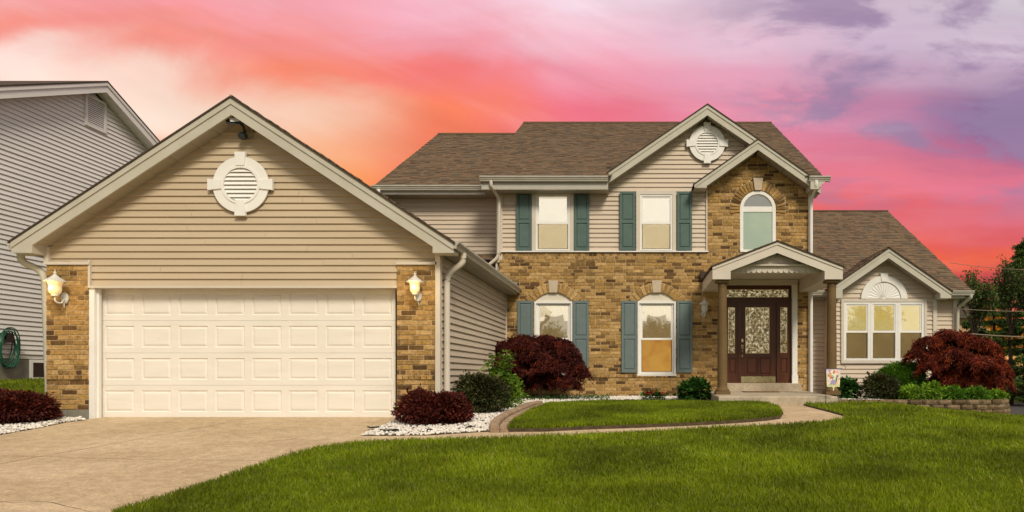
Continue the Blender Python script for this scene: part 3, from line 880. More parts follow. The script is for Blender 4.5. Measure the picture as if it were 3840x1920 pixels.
def arc(pts, r=.12, n=5):
    """round the corners of a polyline"""
    P = [Vector(p) for p in pts]; out = [P[0]]
    for i in range(1, len(P)-1):
        a, b, c = P[i-1], P[i], P[i+1]
        rr = min(r, (a-b).length*.45, (c-b).length*.45)
        s = b+(a-b).normalized()*rr; e = b+(c-b).normalized()*rr
        for k in range(n+1):
            t = k/n; out.append(s*(1-t)**2 + b*2*t*(1-t) + e*t*t)
    return out+[P[-1]]
MB().tube(arc([(-2.90, 11.75, 2.76), (-2.90, 11.75, 2.60), (-3.165, 11.72, 2.40), (-3.165, 11.72, .02)], .13), .052, 10).build('downspout', M['trim_light'], H)
MB().tube(arc([(-10.11, 11.5, 2.76), (-10.11, 11.5, 2.58), (-9.80, 11.6, 2.42), (-9.80, 11.7, .02)], .16), .055, 10).build('downspout', M['trim'], H)
# step flashing where the garage roof meets the brick
for k in range(8):
    x = -2.98-.12*k; z = GAZ-gs*(x-GA)
    MB().prism([(x-.13, z+.02), (x, z-.03), (x+.02, z+.12), (x-.08, z+.16)], YM-.03, YM-.004).build('step_flashing', M['flash'], H)
# round louvre vents
def round_vent(cx, cz, ro, yf, nl=8):
    n = 48; ri = ro*.60; rm = ro*.69
    m = MB()
    vs = []; 
    prof = [(ro, .030), (ro, .0), (rm, .0), (rm, -.012), (ri, -.012), (ri, .03)]
    for r, d in prof:
        for k in range(n):
            a = 2*math.pi*k/n; vs.append((cx+r*math.cos(a), yf+d, cz+r*math.sin(a)))
    fs = [(i*n+k, i*n+(k+1) % n, (i+1)*n+(k+1) % n, (i+1)*n+k) for i in range(len(prof)-1) for k in range(n)]
    m.add(vs, fs); v_ = m.build('gable_vent', M['white'], H)
    # louvre slats
    for k in range(nl):
        z0 = cz - ri + 2*ri*(k+.06)/nl; z1 = z0 + 2*ri/nl*.90
        hw = math.sqrt(max(ri*ri-(z0-cz)**2, .0016)); hv = math.sqrt(max(ri*ri-(min(z1, cz+ri*.995)-cz)**2, .0016))
        MB().add([(cx-hw, yf-.004, z0), (cx+hw, yf-.004, z0), (cx+hv, yf+.03, z1), (cx-hv, yf+.03, z1), (cx-hw, yf+.02, z0-.004), (cx+hw, yf+.02, z0-.004)],
                 [(0,1,2,3), (4,5,1,0)]).build('slat', M['white'], v_)
    bk = MB(); bk.add([(cx+ri*math.cos(2*math.pi*k/24), yf+.034, cz+ri*math.sin(2*math.pi*k/24)) for k in range(24)], [tuple(range(24))]).build('vent_back', M['roofing'], v_)
    for a in (0, 90, 180, 270):
        w0, w1 = ro*.15, ro*.20
        P = [(-w0, rm*.98), (w0, rm*.98), (w1, ro*1.16), (-w1, ro*1.16)]
        if a == 270: P = [(-w0, ri*.94), (w0, ri*.94), (w1, ro*1.12), (-w1, ro*1.12)]
        cc, ss = math.cos(R(a-90)), math.sin(R(a-90))
        MB().prism([(cx+p*cc-q*ss, cz+p*ss+q*cc) for p, q in P], yf-.022, yf+.03).build('keystone', M['white'], v_)
round_vent(wx(902, 11.5), wz(692, 11.5), 105/FP*11.5, 11.50)

# ============ main block
zsill = wz(946, YM)
zbase = wz(1490, YM)
bl, br_ = wx(1876, YM)-.02, wx(3031, YM)
W1 = (wx(2006, YM), wx(2144.6, YM), wz(1405, YM), wz(1130, YM))
W2 = (wx(2393, YM), wx(2532.5, YM), wz(1405, YM), wz(1130, YM))
AW = (wx(2774.6, YM), wx(2910, YM), wz(945, YM), wz(715, YM))
U1 = (wx(1995, YM), wx(2151.6, YM), wz(944, YM), wz(711, YM))
U2 = (wx(2386, YM), wx(2535, YM), wz(944, YM), wz(716.5, YM))
archz = wz(1096.4, YM)
def win_hole(w):
    cx = (w[0]+w[1])/2; hw = (w[1]-w[0])/2; rise = archz-w[3]
    rad = (hw*hw+rise*rise)/(2*rise); cz = archz-rad
    def f(z):
        if w[2] < z < w[3]: return [(w[0], w[1])]
        if w[3] <= z < archz:
            q = rad*rad-(z-cz)**2
            if q > 0: d = math.sqrt(q); return [(cx-d, cx+d)]
        return []
    return f, cx, cz, rad
h1, c1x, c1z, r1 = win_hole(W1); h2, c2x, c2z, r2 = win_hole(W2)
ra = (AW[1]-AW[0])/2; acx = (AW[0]+AW[1])/2; acz = AW[3]-ra
def ha(z):
    if AW[2] < z < acz: return [(AW[0], AW[1])]
    if acz <= z < AW[3]: d = math.sqrt(ra*ra-(z-acz)**2); return [(acx-d, acx+d)]
    return []
def ring_hole(cx, cz, r, t, zmin, amax):
    """brick arch: leave room for the voussoirs"""
    def f(z):
        if z < zmin or abs(z-cz) > r+t: return []
        d = math.sqrt((r+t)**2-(z-cz)**2)
        if amax < 90:
            lim = (z-cz)*math.tan(R(amax)); d = min(d, max(lim, 0))
        return [(cx-d, cx+d)]
    return f
amax1 = math.degrees(math.asin((W1[1]-W1[0])/2/r1))+3
DX0, DX1, DZ0, DZ1 = wx(2724, YM), wx(2990, YM), wz(1438, YM), wz(1048, YM)
fdoor = lambda z: [(DX0-.03, DX1)] if DZ0-.4 < z < DZ1 else []
low_courses = brick_wall('brick_wall', YM, zbase, zsill, lambda z: (bl, br_), [h1, h2, ring_hole(c1x, c1z, r1, .24, W1[3], amax1), ring_hole(c2x, c2z, r2, .24, W2[3], amax1), fdoor], .0818, solo=True,
            bands=(wz(1409, YM), wz(952, YM), wz(966, YM)))
# upper brick tower under the small gable
tl = wx(2653, YM)
SA, SAZ, ss_ = wx(2843, 17.0), wz(520, 17.0), .70
def tower_lim(z):
    q = (SAZ-.25-z)/ss_
    return max(tl, SA-q), min(br_, SA+q)
brick_wall('brick_wall', YM+.002, zsill+.002, SAZ-.30, tower_lim, [ha, ring_hole(acx, acz, ra, .25, acz-.12, 90)], .0818, solo=False)
# voussoirs
def voussoirs(cx, cz, r, amax, n, t, key, gap=.006, amin=None):
    amin = amin if amin is not None else -amax
    for k in range(n):
        a = -amax + 2*amax*(k+.5)/n
        if abs(a) < key: continue
        rc = r+t/2; ar = R(a)
        w = 2*R(amax)/n*rc-.024
        px, pz = cx+rc*math.sin(ar), cz+rc*math.cos(ar)
        put_brick(low_courses, px-w/2, px+w/2, YM-.024, pz-t/2+.004, pz+t/2-.006, True, depth=.11, rot=ar)
count['most'] = 300
voussoirs(c1x, c1z, r1, amax1+5, 13, .235, 5.5)
voussoirs(c2x, c2z, r2, amax1+5, 13, .235, 5.5)
voussoirs(acx, acz, ra+.005, 101, 25, .24, 8)
def mortar_arc(cx, cz, r, amax, t):
    n = 24; P = []
    for k in range(n+1):
        a = R(-amax+2*amax*k/n); P.append((cx+(r+t)*math.sin(a), cz+(r+t)*math.cos(a)))
    for k in range(n, -1, -1):
        a = R(-amax+2*amax*k/n); P.append((cx+r*math.sin(a), cz+r*math.cos(a)))
    m = MB(); 
    for k in range(n):
        q = [P[k], P[k+1], P[2*n-k], P[2*n+1-k]]
        m.prism(q, YM+.004, YM+.10)
    m.build('arch_mortar', M['mortar'], H)
mortar_arc(c1x, c1z, r1, amax1+5, .245); mortar_arc(c2x, c2z, r2, amax1+5, .245); mortar_arc(acx, acz, ra+.003, 101, .25)
def keystone(cx, z0, z1, w0, w1, mat='keystone'):
    MB().prism([(cx-w0/2, z0), (cx+w0/2, z0), (cx+w1/2, z1), (cx-w1/2, z1)], YM-.045, YM+.08).build('keystone', M[mat], H)
keystone(c1x, archz-.005, wz(1052, YM), .19, .245); keystone(c2x, archz-.005, wz(1052, YM), .19, .245)
keystone(acx, wz(714, YM), wz(669, YM), .16, .245)
# structural wall behind, with openings for the windows
back = MB()
def wallgrid(m, x0, x1, z0, z1, y0, y1, holes):
    xs_ = sorted({x0, x1, *[h[0] for h in holes], *[h[1] for h in holes]}); zs = sorted({z0, z1, *[h[2] for h in holes], *[h[3] for h in holes]})
    for i in range(len(xs_)-1):
        for j in range(len(zs)-1):
            cx, cz = (xs_[i]+xs_[i+1])/2, (zs[j]+zs[j+1])/2
            if x0 < cx < x1 and z0 < cz < z1 and not any(h[0] < cx < h[1] and h[2] < cz < h[3] for h in holes):
                m.box(xs_[i], xs_[i+1], y0, y1, zs[j], zs[j+1])
wallgrid(back, wx(1862, YM), br_, -.1, 5.45, 17.54, 17.70,
         [(W1[0]+.02, W1[1]-.02, W1[2]+.02, W1[3]-.02), (W2[0]+.02, W2[1]-.02, W2[2]+.02, W2[3]-.02), (AW[0]+.03, AW[1]-.03, AW[2]+.03, AW[3]-.05),
          (U1[0]+.1, U1[1]-.1, U1[2]+.02, U1[3]-.1), (U2[0]+.1, U2[1]-.1, U2[2]+.02, U2[3]-.1), (DX0, DX1-.15, DZ0, DZ1-.1)])
back.build('house_wall', M['siding_up'], H)
MGA, MGZ, ms = wx(2653, 17.13), wz(389, 17.13), .685
MB().prism([(MGA-2.45, MGZ-.25-ms*2.45), (MGA+2.8, MGZ-.25-ms*2.8), (MGA, MGZ-.25)], 17.54, 17.75).build('gable_wall', M['siding_up'], H)
MB().box(4.30, 4.42, 17.54, 24, -.1, 5.5).build('house_wall', M['siding_up'], H)
MB().box(wx(1862, YM), wx(1862, YM)+.12, 17.70, 29, -.1, 5.5).build('house_wall', M['siding_up'], H)
MB().box(-3.3, 4.3, 29, 29.1, -.1, 5.5).build('house_wall', M['siding_up'], H)
# room behind the windows
boxpart('room_wall', M['room_dim'], H, -3.2, 4.2, 18.9, 18.95, .3, 5.3)
boxpart('room_floor', M['roofing'], H, -3.2, 4.2, 17.7, 18.9, 2.9, 3.0)
# upper siding
def up_lim(z):
    a = wx(1884, YM); b = tl
    if z > 5.30: a = max(a, MGA-(MGZ-.265-z)/ms)
    q = MGA+(MGZ-.265-z)/ms
    e = SA-(SAZ-.02-z)/ss_
    if z > 5.3: b = min(max(tl, e), q)
    if z > 5.3: a = max(a, MGA-(MGZ-.265-z)/ms)
    return a, b
boards(H, zsill+.03, MGZ-.42, up_lim, [U1, U2], FY(YS), M['siding_up'])
boxpart('corner_post', M['trim_light'], H, wx(1862, YM), wx(1884, YM), YS-.02, 17.56, zsill-.25, 5.45)
boxpart('corner_post', M['trim_light'], H, wx(1858, YM), wx(1861.5, YM)+.02, YS+.0, 17.56, zsill-.6, zsill-.25)
boxpart('sill_flashing', M['white'], H, wx(1880, YM), tl+.02, YM-.05, YM+.05, zsill, zsill+.026)
boxpart('wall_trim', M['trim_light'], H, tl-.035, tl, YM-.012, 17.5, zsill+.026, wz(706, YM)+.02)
boxpart('corner_post', M['white'], H, br_, br_+.10, YM-.03, 17.6, .2, wz(700, YM))
# --- windows
def double_hung(x0, x1, z0, z1, yf, upper, lower, zmid=None, screen=True, glass_u='pane_bright', fw=.055, parent=H, bd=.09):
    """frame with two sashes; blinds or rooms seen through the panes"""
    m = MB(); d = .075
    m.box(x0, x0+fw, yf, yf+d, z0, z1); m.box(x1-fw, x1, yf, yf+d, z0, z1)
    m.box(x0+fw, x1-fw, yf, yf+d, z1-fw, z1); m.box(x0+fw, x1-fw, yf-.012, yf+d, z0, z0+fw*.8)
    w = m.build('window', M['white'], parent)
    zm = zmid or (z0+z1)/2
    sw = .035
    for (a, b, yy, nm) in ((zm, z1-fw, yf+.018, 'upper'), (z0+fw*.8, zm+.045, yf+.040, 'lower')):
        f = MB(); s = sw if nm == 'upper' else sw*.7
        f.box(x0+fw, x0+fw+s, yy, yy+.03, a, b); f.box(x1-fw-s, x1-fw, yy, yy+.03, a, b)
        f.box(x0+fw+s, x1-fw-s, yy, yy+.03, b-s, b); f.box(x0+fw+s, x1-fw-s, yy, yy+.03, a, a+s)
        f.build('sash', M['white'], w)
        boxpart('pane', M[glass_u if nm == 'upper' else 'pane_low'], w, x0+fw+s, x1-fw-s, yy+.012, yy+.016, a+s, b-s)
        mt = upper if nm == 'upper' else lower
        if mt: boxpart('blind', M[mt], w, x0+fw*.8, x1-fw*.8, yf+bd, yf+bd+.012, a-.01 if nm == 'upper' else z0+.01, b+.02 if nm == 'upper' else zm-.012)
    boxpart('meeting_rail', M['white'], w, x0+fw+.002, x1-fw-.002, yf+.006, yf+.05, zm-.018, zm+.018)
    if screen: boxpart('screen', M['screen'], w, x0+fw+.01, x1-fw-.01, yf+.030, yf+.032, z0+fw, zm-.02)
    return w
def trim_frame(x0, x1, z0, z1, y0, y1, t, mat, bottom=True, name='window_trim'):
    m = MB(); m.box(x0, x0+t, y0, y1, z0, z1); m.box(x1-t, x1, y0, y1, z0, z1); m.box(x0+t, x1-t, y0, y1, z1-t, z1)
    if bottom: m.box(x0+t, x1-t, y0, y1, z0, z0+t)
    return m.build(name, M[mat], H)
for U, lw in ((U1, 'blind_cream'), (U2, 'blind_cream')):
    trim_frame(U[0], U[1], U[2]+.005, U[3], YM-.03, 17.60, .09, 'trim_light', False)
    double_hung(U[0]+.092, U[1]-.092, U[2]+.028, U[3]-.092, YM-.015, 'blind_white', lw, zmid=wz(838, YM), fw=.045)
def swag(w, x0, x1, z1, yf):
    """curtain valance with two tails"""
    m = MB(); n = 24; vs = []; cw = x1-x0
    for k in range(n+1):
        t = k/n; drop = .16+.15*math.sin(math.pi*t) if .18 < t < .82 else .52-.25*abs(t-.5)
        if .18 >= t or t >= .82: drop = .42
        xx = x0+cw*t; yy = yf+.012*math.sin(k*2.1)
        vs += [(xx, yy, z1), (xx, yy+.01, z1-drop)]
    m.add(vs, [(2*k, 2*k+2, 2*k+3, 2*k+1) for k in range(n)], True)
    m.build('curtain', M['curtain'], w)
for Wn, (hx, cz, rr_) , lw in ((W1, (c1x, c1z, r1), 'room_dim'), (W2, (c2x, c2z, r2), 'blind_amber')):
    w = double_hung(Wn[0]+.005, Wn[1]-.005, Wn[2]+.005, Wn[3]-.003, YM+.035, None, lw, zmid=wz(1272, YM), fw=.07, glass_u='pane', screen=True)
    swag(w, Wn[0]+.08, Wn[1]-.08, Wn[3]-.06, YM+.14)
    boxpart('brickmould', M['white'], H, Wn[0]-.012, Wn[0]+.03, YM-.015, YM+.03, Wn[2]-.01, Wn[3])
    boxpart('brickmould', M['white'], H, Wn[1]-.03, Wn[1]+.012, YM-.015, YM+.03, Wn[2]-.01, Wn[3])
    boxpart('window_sill', M['white'], H, Wn[0]-.02, Wn[1]+.02, YM-.03, YM+.034, Wn[2]-.03, Wn[2]+.006)
    boxpart('brickmould', M['white'], H, Wn[0]+.03, Wn[1]-.03, YM-.012, YM+.03, Wn[3]-.05, Wn[3])
    P = [(Wn[0], Wn[3]+.002), (Wn[1], Wn[3]+.002)]; n = 16; am = math.asin((Wn[1]-Wn[0])/2/rr_)
    P += [(hx+rr_*math.sin(am*(1-2*k/n)), max(cz+rr_*math.cos(am*(1-2*k/n)), Wn[3]+.003)) for k in range(1, n)]
    MB().prism(P, YM+.03, YM+.09).build('arch_panel', M['arch_panel'], H)
# arched window
def arc_pts(cx, cz, r, n=24): return [(cx+r*math.cos(math.pi*k/n), cz+r*math.sin(math.pi*k/n)) for k in range(n+1)]
def arch_frame(cx, cz, ro, ri, y0, y1, n=24):
    m = MB(); A = arc_pts(cx, cz, ro, n); B = arc_pts(cx, cz, ri, n)
    for k in range(n): m.prism([A[k], A[k+1], B[k+1], B[k]], y0, y1)
    return m
m = arch_frame(acx, acz, ra-.004, ra-.085, YM+.0, YM+.09)
m.box(AW[0]+.004, AW[0]+.085, YM+.0, YM+.09, AW[2]+.06, acz); m.box(AW[1]-.085, AW[1]-.004, YM+.0, YM+.09, AW[2]+.06, acz)
m.box(AW[0]+.004, AW[1]-.004, YM-.015, YM+.09, AW[2], AW[2]+.06)
zt0, zt1 = wz(794, YM), wz(774, YM)
m.box(AW[0]+.085, AW[1]-.085, YM+.01, YM+.09, zt0, zt1)
aw = m.build('arched_window', M['white'], H)
MB().prism([(acx-ra+.085, zt1)]+[p for p in arc_pts(acx, acz, ra-.085)[::-1] if p[1] > zt1]+[(acx+ra-.085, zt1)], YM+.05, YM+.055).build('pane', M['pane'], aw)
MB().prism([(acx-ra+.06, zt1-.02)]+[p for p in arc_pts(acx, acz, ra-.06)[::-1] if p[1] > zt1]+[(acx+ra-.06, zt1-.02)], YM+.09, YM+.10).build('blind', M['dark_glass_back'], aw)
boxpart('pane', M['pane_green'], aw, AW[0]+.085, AW[1]-.085, YM+.05, YM+.055, AW[2]+.06, zt0)
boxpart('blind', M['blind_green'], aw, AW[0]+.06, AW[1]-.06, YM+.092, YM+.10, AW[2]+.04, zt0+.02)
# shutters
def shutter(x0, x1, z0, z1, mat, split=.5, yf=YM-.045):
    m = MB(); st = .052; rl_ = .075; d = .035
    zm = z0+(z1-z0)*split
    m.box(x0, x0+st, yf, yf+d, z0, z1); m.box(x1-st, x1, yf, yf+d, z0, z1)
    for a, b in ((z0, z0+rl_), (zm-rl_*.5, zm+rl_*.5), (z1-rl_*.8, z1)): m.box(x0+st, x1-st, yf, yf+d, a, b)
    s_ = m.build('shutter', M[mat], H)
    for a, b in ((z0+rl_, zm-rl_*.5), (zm+rl_*.5, z1-rl_*.8)):
        X0, X1 = x0+st, x1-st
        ring = lambda i, dd: [(X0+i, yf+dd, a+i), (X1-i, yf+dd, a+i), (X1-i, yf+dd, b-i), (X0+i, yf+dd, b-i)]
        vs = ring(0, .022)+ring(.012, .022)+ring(.034, .008)
        MB().add(vs, [(n+4*r_, (n+1) % 4+4*r_, (n+1) % 4+4*r_+4, n+4*r_+4) for r_ in (0, 1) for n in range(4)]+[(8,9,10,11)]).build('panel', M[mat], s_)
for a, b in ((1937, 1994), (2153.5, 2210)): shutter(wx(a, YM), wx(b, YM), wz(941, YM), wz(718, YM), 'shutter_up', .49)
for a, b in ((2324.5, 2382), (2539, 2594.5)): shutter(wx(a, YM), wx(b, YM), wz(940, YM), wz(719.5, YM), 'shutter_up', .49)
for a, b in ((1941.5, 2000), (2149.5, 2207.6), (2331, 2389), (2538, 2596)): shutter(wx(a, YM), wx(b, YM), wz(1397, YM), wz(1128, YM), 'shutter_low', .49)
# --- front door
yd = YM+.06
dz0, dz1 = wz(1437, YM), wz(1069, YM)
dx0, dx1 = wx(2722, YM), wx(2967, YM)
fd = MB(); 
px = lambda q: wx(2560+q*.5591, yd); pz = lambda q: wz(880+q*.5591, yd)
# frame members round the transom, sidelights and leaf
wallgrid(fd, px(288), px(731), pz(998), pz(338), yd, yd+.09,
   [(px(295), px(711), pz(420), pz(366)), (px(304), px(352), pz(795), pz(486)), (px(655), px(704), pz(793), pz(486)), (px(388), px(629), pz(995), pz(454)),
    (px(308), px(358), pz(932), pz(826)), (px(652), px(702), pz(932), pz(826))])
fdo = fd.build('front_door_frame', M['wood_door'], H)
for a, b in ((308, 358), (652, 702)):
    MB().box(px(a)+.0, px(b), yd+.03, yd+.05, pz(932), pz(826)).bev(px(a)+.03, px(b)-.03, yd+.012, yd+.032, pz(932)+.04, pz(826)-.04, .012).build('panel', M['wood_panel'], fdo)
    MB().box(px(a), px(b), yd+.0305, yd+.04, pz(932), pz(932)+.012).build('moulding', M['wood_panel'], fdo)
for x in (380, 639):
    boxpart('mullion', M['wood_door'], fdo, px(x)-.03, px(x)+.03, yd-.025, yd-.001, pz(996), pz(452))
boxpart('transom_bar', M['wood_door'], fdo, px(288), px(731), yd-.03, yd-.001, pz(452), pz(428))
leaf = MB()
wallgrid(leaf, px(388.5), px(628.5), pz(993), pz(455), yd+.02, yd+.065, [(px(422), px(583), pz(796), pz(487)), (px(429), px(503), pz(938), pz(822)), (px(514), px(594), pz(938), pz(822))])
lf = leaf.build('front_door', M['wood_door'], H)
for a, b in ((429, 503), (514, 594)):
    MB().box(px(a), px(b), yd+.045, yd+.055, pz(938), pz(822)).bev(px(a)+.028, px(b)-.028, yd+.022, yd+.047, pz(938)+.03, pz(822)-.03, .014).build('panel', M['wood_panel'], lf)
bevpart('kick_plate', M['mirror_plate'], lf, px(391), px(625), yd+.012, yd+.0195, pz(991), pz(949), )
def leadlight(parent, x0, x1, z0, z1, y, bars):
    boxpart('leaded_pane', M['leaded'], parent, x0, x1, y, y+.006, z0, z1)
    m = MB(); w, h = x1-x0, z1-z0
    t = .004
    for a in (.0, 1.): m.box(x0+a*w-t*2, x0+a*w+t*2, y-.008, y-.0005, z0, z1); m.box(x0, x1, y-.0085, y-.001, z0+a*h-t*2, z0+a*h+t*2)
    for bar in bars:
        m.tube([(x0+p*w, y-.004, z0+q*h) for p, q in bar], .0045, 4)
    m.build('came', M['brass'], parent)
def bez(p0, p1, p2, n=8): return [((1-t)**2*p0[0]+2*t*(1-t)*p1[0]+t*t*p2[0], (1-t)**2*p0[1]+2*t*(1-t)*p1[1]+t*t*p2[1]) for t in [k/n for k in range(n+1)]]
bars = [[(.12,0),(.12,1)], [(.88,0),(.88,1)], [(0,.07),(1,.07)], [(0,.93),(1,.93)], [(.37,.12),(.37,.85)], [(.63,.12),(.63,.85)], [(.5,.3),(.5,.9)], [(.12,.62),(.88,.62)], [(.12,.45),(.88,.45)],
        bez((.12,.70),(.5,1.12),(.88,.70)), bez((.22,.66),(.5,.98),(.78,.66)), bez((.5,.1),(.12,.2),(.3,.42)), bez((.5,.1),(.88,.2),(.7,.42)), bez((.5,.3),(.3,.3),(.25,.12)), bez((.5,.3),(.7,.3),(.75,.12)), bez((.5,.55),(.38,.68),(.5,.8)), bez((.5,.55),(.62,.68),(.5,.8))]
leadlight(lf, px(423), px(582), pz(795), pz(488), yd+.035, bars)
sb = [[(.28,0),(.28,.9)], [(.72,0),(.72,.9)], [(.5,0),(.5,1)], [(0,.45),(1,.45)], bez((.5,.12),(-.2,.25),(.5,.34)), bez((.5,.12),(1.2,.25),(.5,.34)), bez((.1,.26),(.5,.16),(.9,.26)), bez((.2,.8),(.5,.66),(.8,.8)), bez((.1,0),(.5,.06),(.9,0))]
leadlight(fdo, px(305), px(351), pz(794), pz(487), yd+.035, sb)
leadlight(fdo, px(656), px(703), pz(792), pz(487), yd+.035, sb)
tb = [[(0,.18),(1,.18)], [(0,.82),(1,.82)], [(0,.5),(.4,.5)], [(.6,.5),(1,.5)], bez((.38,.18),(.5,1.2),(.5,.9)), bez((.62,.18),(.5,1.2),(.5,.9)), bez((.38,.18),(.5,.5),(.62,.18)), bez((.16,.18),(.2,.9),(.24,.18)), bez((.74,.18),(.78,.9),(.82,.18))]
leadlight(fdo, px(296), px(710), pz(419), pz(367), yd+.035, tb)
hm = MB(); hx_ = px(400)
hm.tube([(hx_, yd-.01, pz(745)), (hx_, yd-.05, pz(752)), (hx_, yd-.055, pz(785)), (hx_, yd-.04, pz(806)), (hx_, yd-.005, pz(810))], .010, 8)
hm.bev(hx_-.028, hx_+.028, yd+.0, yd+.019, pz(764), pz(738), .006); hm.bev(hx_-.022, hx_+.022, yd+.0, yd+.019, pz(818), pz(800), .006)
hm.build('door_handle', M['brass'], lf)
bevpart('deadbolt', M['brass'], lf, hx_-.028, hx_+.028, yd-.012, yd+.019, pz(722), pz(698))
# white pilaster and header
MB().box(wx(2970, YM), wx(2988, YM)+.005, YM-.045, YM+.06, dz0-.02, wz(1062, YM)).box(wx(2968.5, YM), wx(2989, YM)+.012, YM-.06, YM-.045, dz0-.02, dz0+.20).build('pilaster', M['white'], H)
MB().box(wx(2712, YM), wx(2722, YM), YM-.045, YM+.06, dz0-.02, wz(1062, YM)).build('pilaster', M['white'], H)
MB().box(wx(2718, YM), wx(2985, YM)+.03, YM-.06, YM+.06, wz(1069, YM), wz(1055, YM)).box(wx(2716, YM), wx(2985, YM)+.05, YM-.08, YM-.0, wz(1055, YM), wz(1050, YM)).build('door_header', M['trim_light'], H)
boxpart('door_threshold', M['step_concrete'], H, wx(2722, YM), wx(2968, YM), YM-.05, YM+.13, dz0-.035, dz0+.004)

# ============ porch
zs_f, zs_b = .275, .335
XS0, XS1 = wx(2692, 14.3), wx(3145, 14.3)
MB().add([(XS0+.02,14.30,-.05),(XS1-.02,14.30,-.05),(XS1,YM,-.05),(XS0,YM,-.05),(XS0+.02,14.30,zs_f-.02),(XS1-.02,14.30,zs_f-.02),(XS1,YM,zs_b-.02),(XS0,YM,zs_b-.02),
          (XS0+.04,14.325,zs_f),(XS1-.04,14.325,zs_f),(XS1-.02,YM,zs_b),(XS0+.02,YM,zs_b)],
         [(0,1,5,4),(1,2,6,5),(3,0,4,7),(4,5,9,8),(5,6,10,9),(7,4,8,11),(8,9,10,11)]).build('porch_slab', M['step_concrete'], H)
bevpart('porch_step', M['step_concrete'], H, wx(2715, 17.1), wx(3006, 17.1), 17.08, YM+.06, zs_b-.02, wz(1438, 17.1))
PA, PAZ, psl = wx(2915, 15.06), wz(903.5, 15.06), .385
gable(PA, PAZ, psl, 1.395, 1.41, 15.06, 15.34, YM-.001, .060, .175, .39, wz(1047, 15.06), trim='trim_light', soff=False, t=.022)
pzb = wz(1047, 15.06)
for sg, hh in ((-1, 1.395), (1, 1.41)):
    xo = PA+sg*hh; xi = PA+sg*(hh-.39)
    a, b = sorted((xo, xi))
    m = MB(); zt = PAZ-psl*hh-.03
    m.box(a, b, 15.345, YM-.002, pzb, zt)
    c_, d_ = sorted((xi, xi+sg*.08)); m.box(c_, d_, 15.3451, YM-.0021, zt+.001, 3.13)
    m.build('porch_beam', M['trim_light'], H)
boxpart('porch_ceiling', M['trim_light'], H, PA-1.01, PA+1.02, 15.2, YM-.004, 3.09, 3.12)
# tympanum with scalloped shakes
yt = 15.28; tzb = wz(1024, yt)
tw = lambda z: (PAZ-.12-z)/psl
MB().prism([(PA-tw(tzb), tzb), (PA+tw(tzb), tzb), (PA, PAZ-.12)], yt+.02, yt+.06).build('porch_gable', M['trim_light'], H)
k = 0; z = tzb+.0
while z < PAZ-.26:
    hw = tw(z+.085); wsc = .118; n = int(hw/wsc)+1
    for j in range(-n, n+1):
        xc = PA+(j+(.5 if k % 2 else 0))*wsc
        if abs(xc-PA) > hw-.03: continue
        P = [(xc-wsc*.49, z+.15), (xc+wsc*.49, z+.15)]
        P = [(xc-wsc*.49, min(z+.15, PAZ-.14-psl*abs(xc-wsc*.49-PA))), (xc-wsc*.49, z+.058)]
        P += [(xc-wsc*.49*math.cos(math.pi*i/8), z+.058-.056*math.sin(math.pi*i/8)) for i in range(1, 8)]
        P += [(xc+wsc*.49, z+.058), (xc+wsc*.49, min(z+.15, PAZ-.24-psl*abs(xc+wsc*.49-PA)))]
        MB().prism(P, yt-.012+.012*(k % 2), yt+.0195).build('scallop', M['trim_light'], H)
    z += .095; k += 1
for x in (wx(2793, 16.2), wx(2963, 16.2)):
    MB().lathe([(.085, 0), (.085, -.008), (.06, -.008)], (x, 16.2, 3.09), 20).build('ceiling_spot', M['white'], H)
# porch columns
for fx in (2709, 3119):
    cx = wx(fx, 15.25); cy = 15.26; zb = .275+.01
    m = MB(); 
    m.box(cx-.158, cx+.158, cy-.158, cy+.158, zb, zb+.075)
    m.lathe([(.150, .075), (.152, .10), (.135, .125), (.122, .14), (.112, .16), (.108, .20), (.107, 1.0), (.098, 1.8), (.094, pzb-zb-.15), (.104, pzb-zb-.145), (.104, pzb-zb-.13), (.096, pzb-zb-.125), (.100, pzb-zb-.07), (.135, pzb-zb-.055)], (cx, cy, zb), 28)
    m.box(cx-.145, cx+.145, cy-.145, cy+.145, pzb-.056, pzb-.002)
    m.build('porch_column', M['column'], H)
# little flashing where the porch roof meets the brick
boxpart('porch_flashing', M['roofing'], H, wx(2625, YM), wx(2655, YM), YM-.10, YM-.02, wz(1046, YM), wz(1020, YM))

# ============ left recessed part
YW = 18.2
XWL = wx(1412, 17.78)
MB().box(XWL, wx(1865, YW)+.1, YW+.02, YW+.2, -.1, 5.5).build('house_wall', M['siding_up'], H)
boards(H, wz(940, YW), 5.40, lambda z: (XWL+.1, wx(1862, YW)+.02), [], FY(YW), M['siding_up'])
# small lean-to roof under the recess
leanP = lambda u, v, n: (u, 17.62+v*.93, 3.62+v*.37+n)
MB().add([leanP(-6.4, 0, 0), leanP(-3.52, 0, 0), leanP(-3.52, .7, 0), leanP(-6.4, .7, 0)], [(0,1,2,3)]).build('roof_slope', M['roofing'], H)
shingle_field(-5.0, -3.52, 0, .62, leanP)

# ============ eaves, gutters and roofs of the main block
def gutter_x(x0, x1, y, z, fas=.10):
    pr = [(0, 0), (0, -.12), (-.075, -.12), (-.085, -.085), (-.10, -.07), (-.105, -.045), (-.125, -.03), (-.125, 0), (-.115, 0), (-.115, -.02), (-.07, -.08), (-.012, -.08), (-.012, 0)]
    m = MB(); m.prism([(y+p, z+q) for p, q in pr], x0, x1, 'x')
    cp = [(0, 0), (0, -.12), (-.075, -.12), (-.085, -.085), (-.10, -.07), (-.105, -.045), (-.125, -.03), (-.125, 0)]
    m.prism([(y+p, z+q) for p, q in cp], x0-.004, x0-.0005, 'x'); m.prism([(y+p, z+q) for p, q in cp], x1+.0005, x1+.004, 'x')
    return m.build('gutter', M['gutter'], H)
ze = wz(664, 17.0)
MX0, MX1 = -3.76, 4.53
gx1 = wx(2280, 16.95)
gutter_x(MX0-.02, gx1, 17.0, ze)
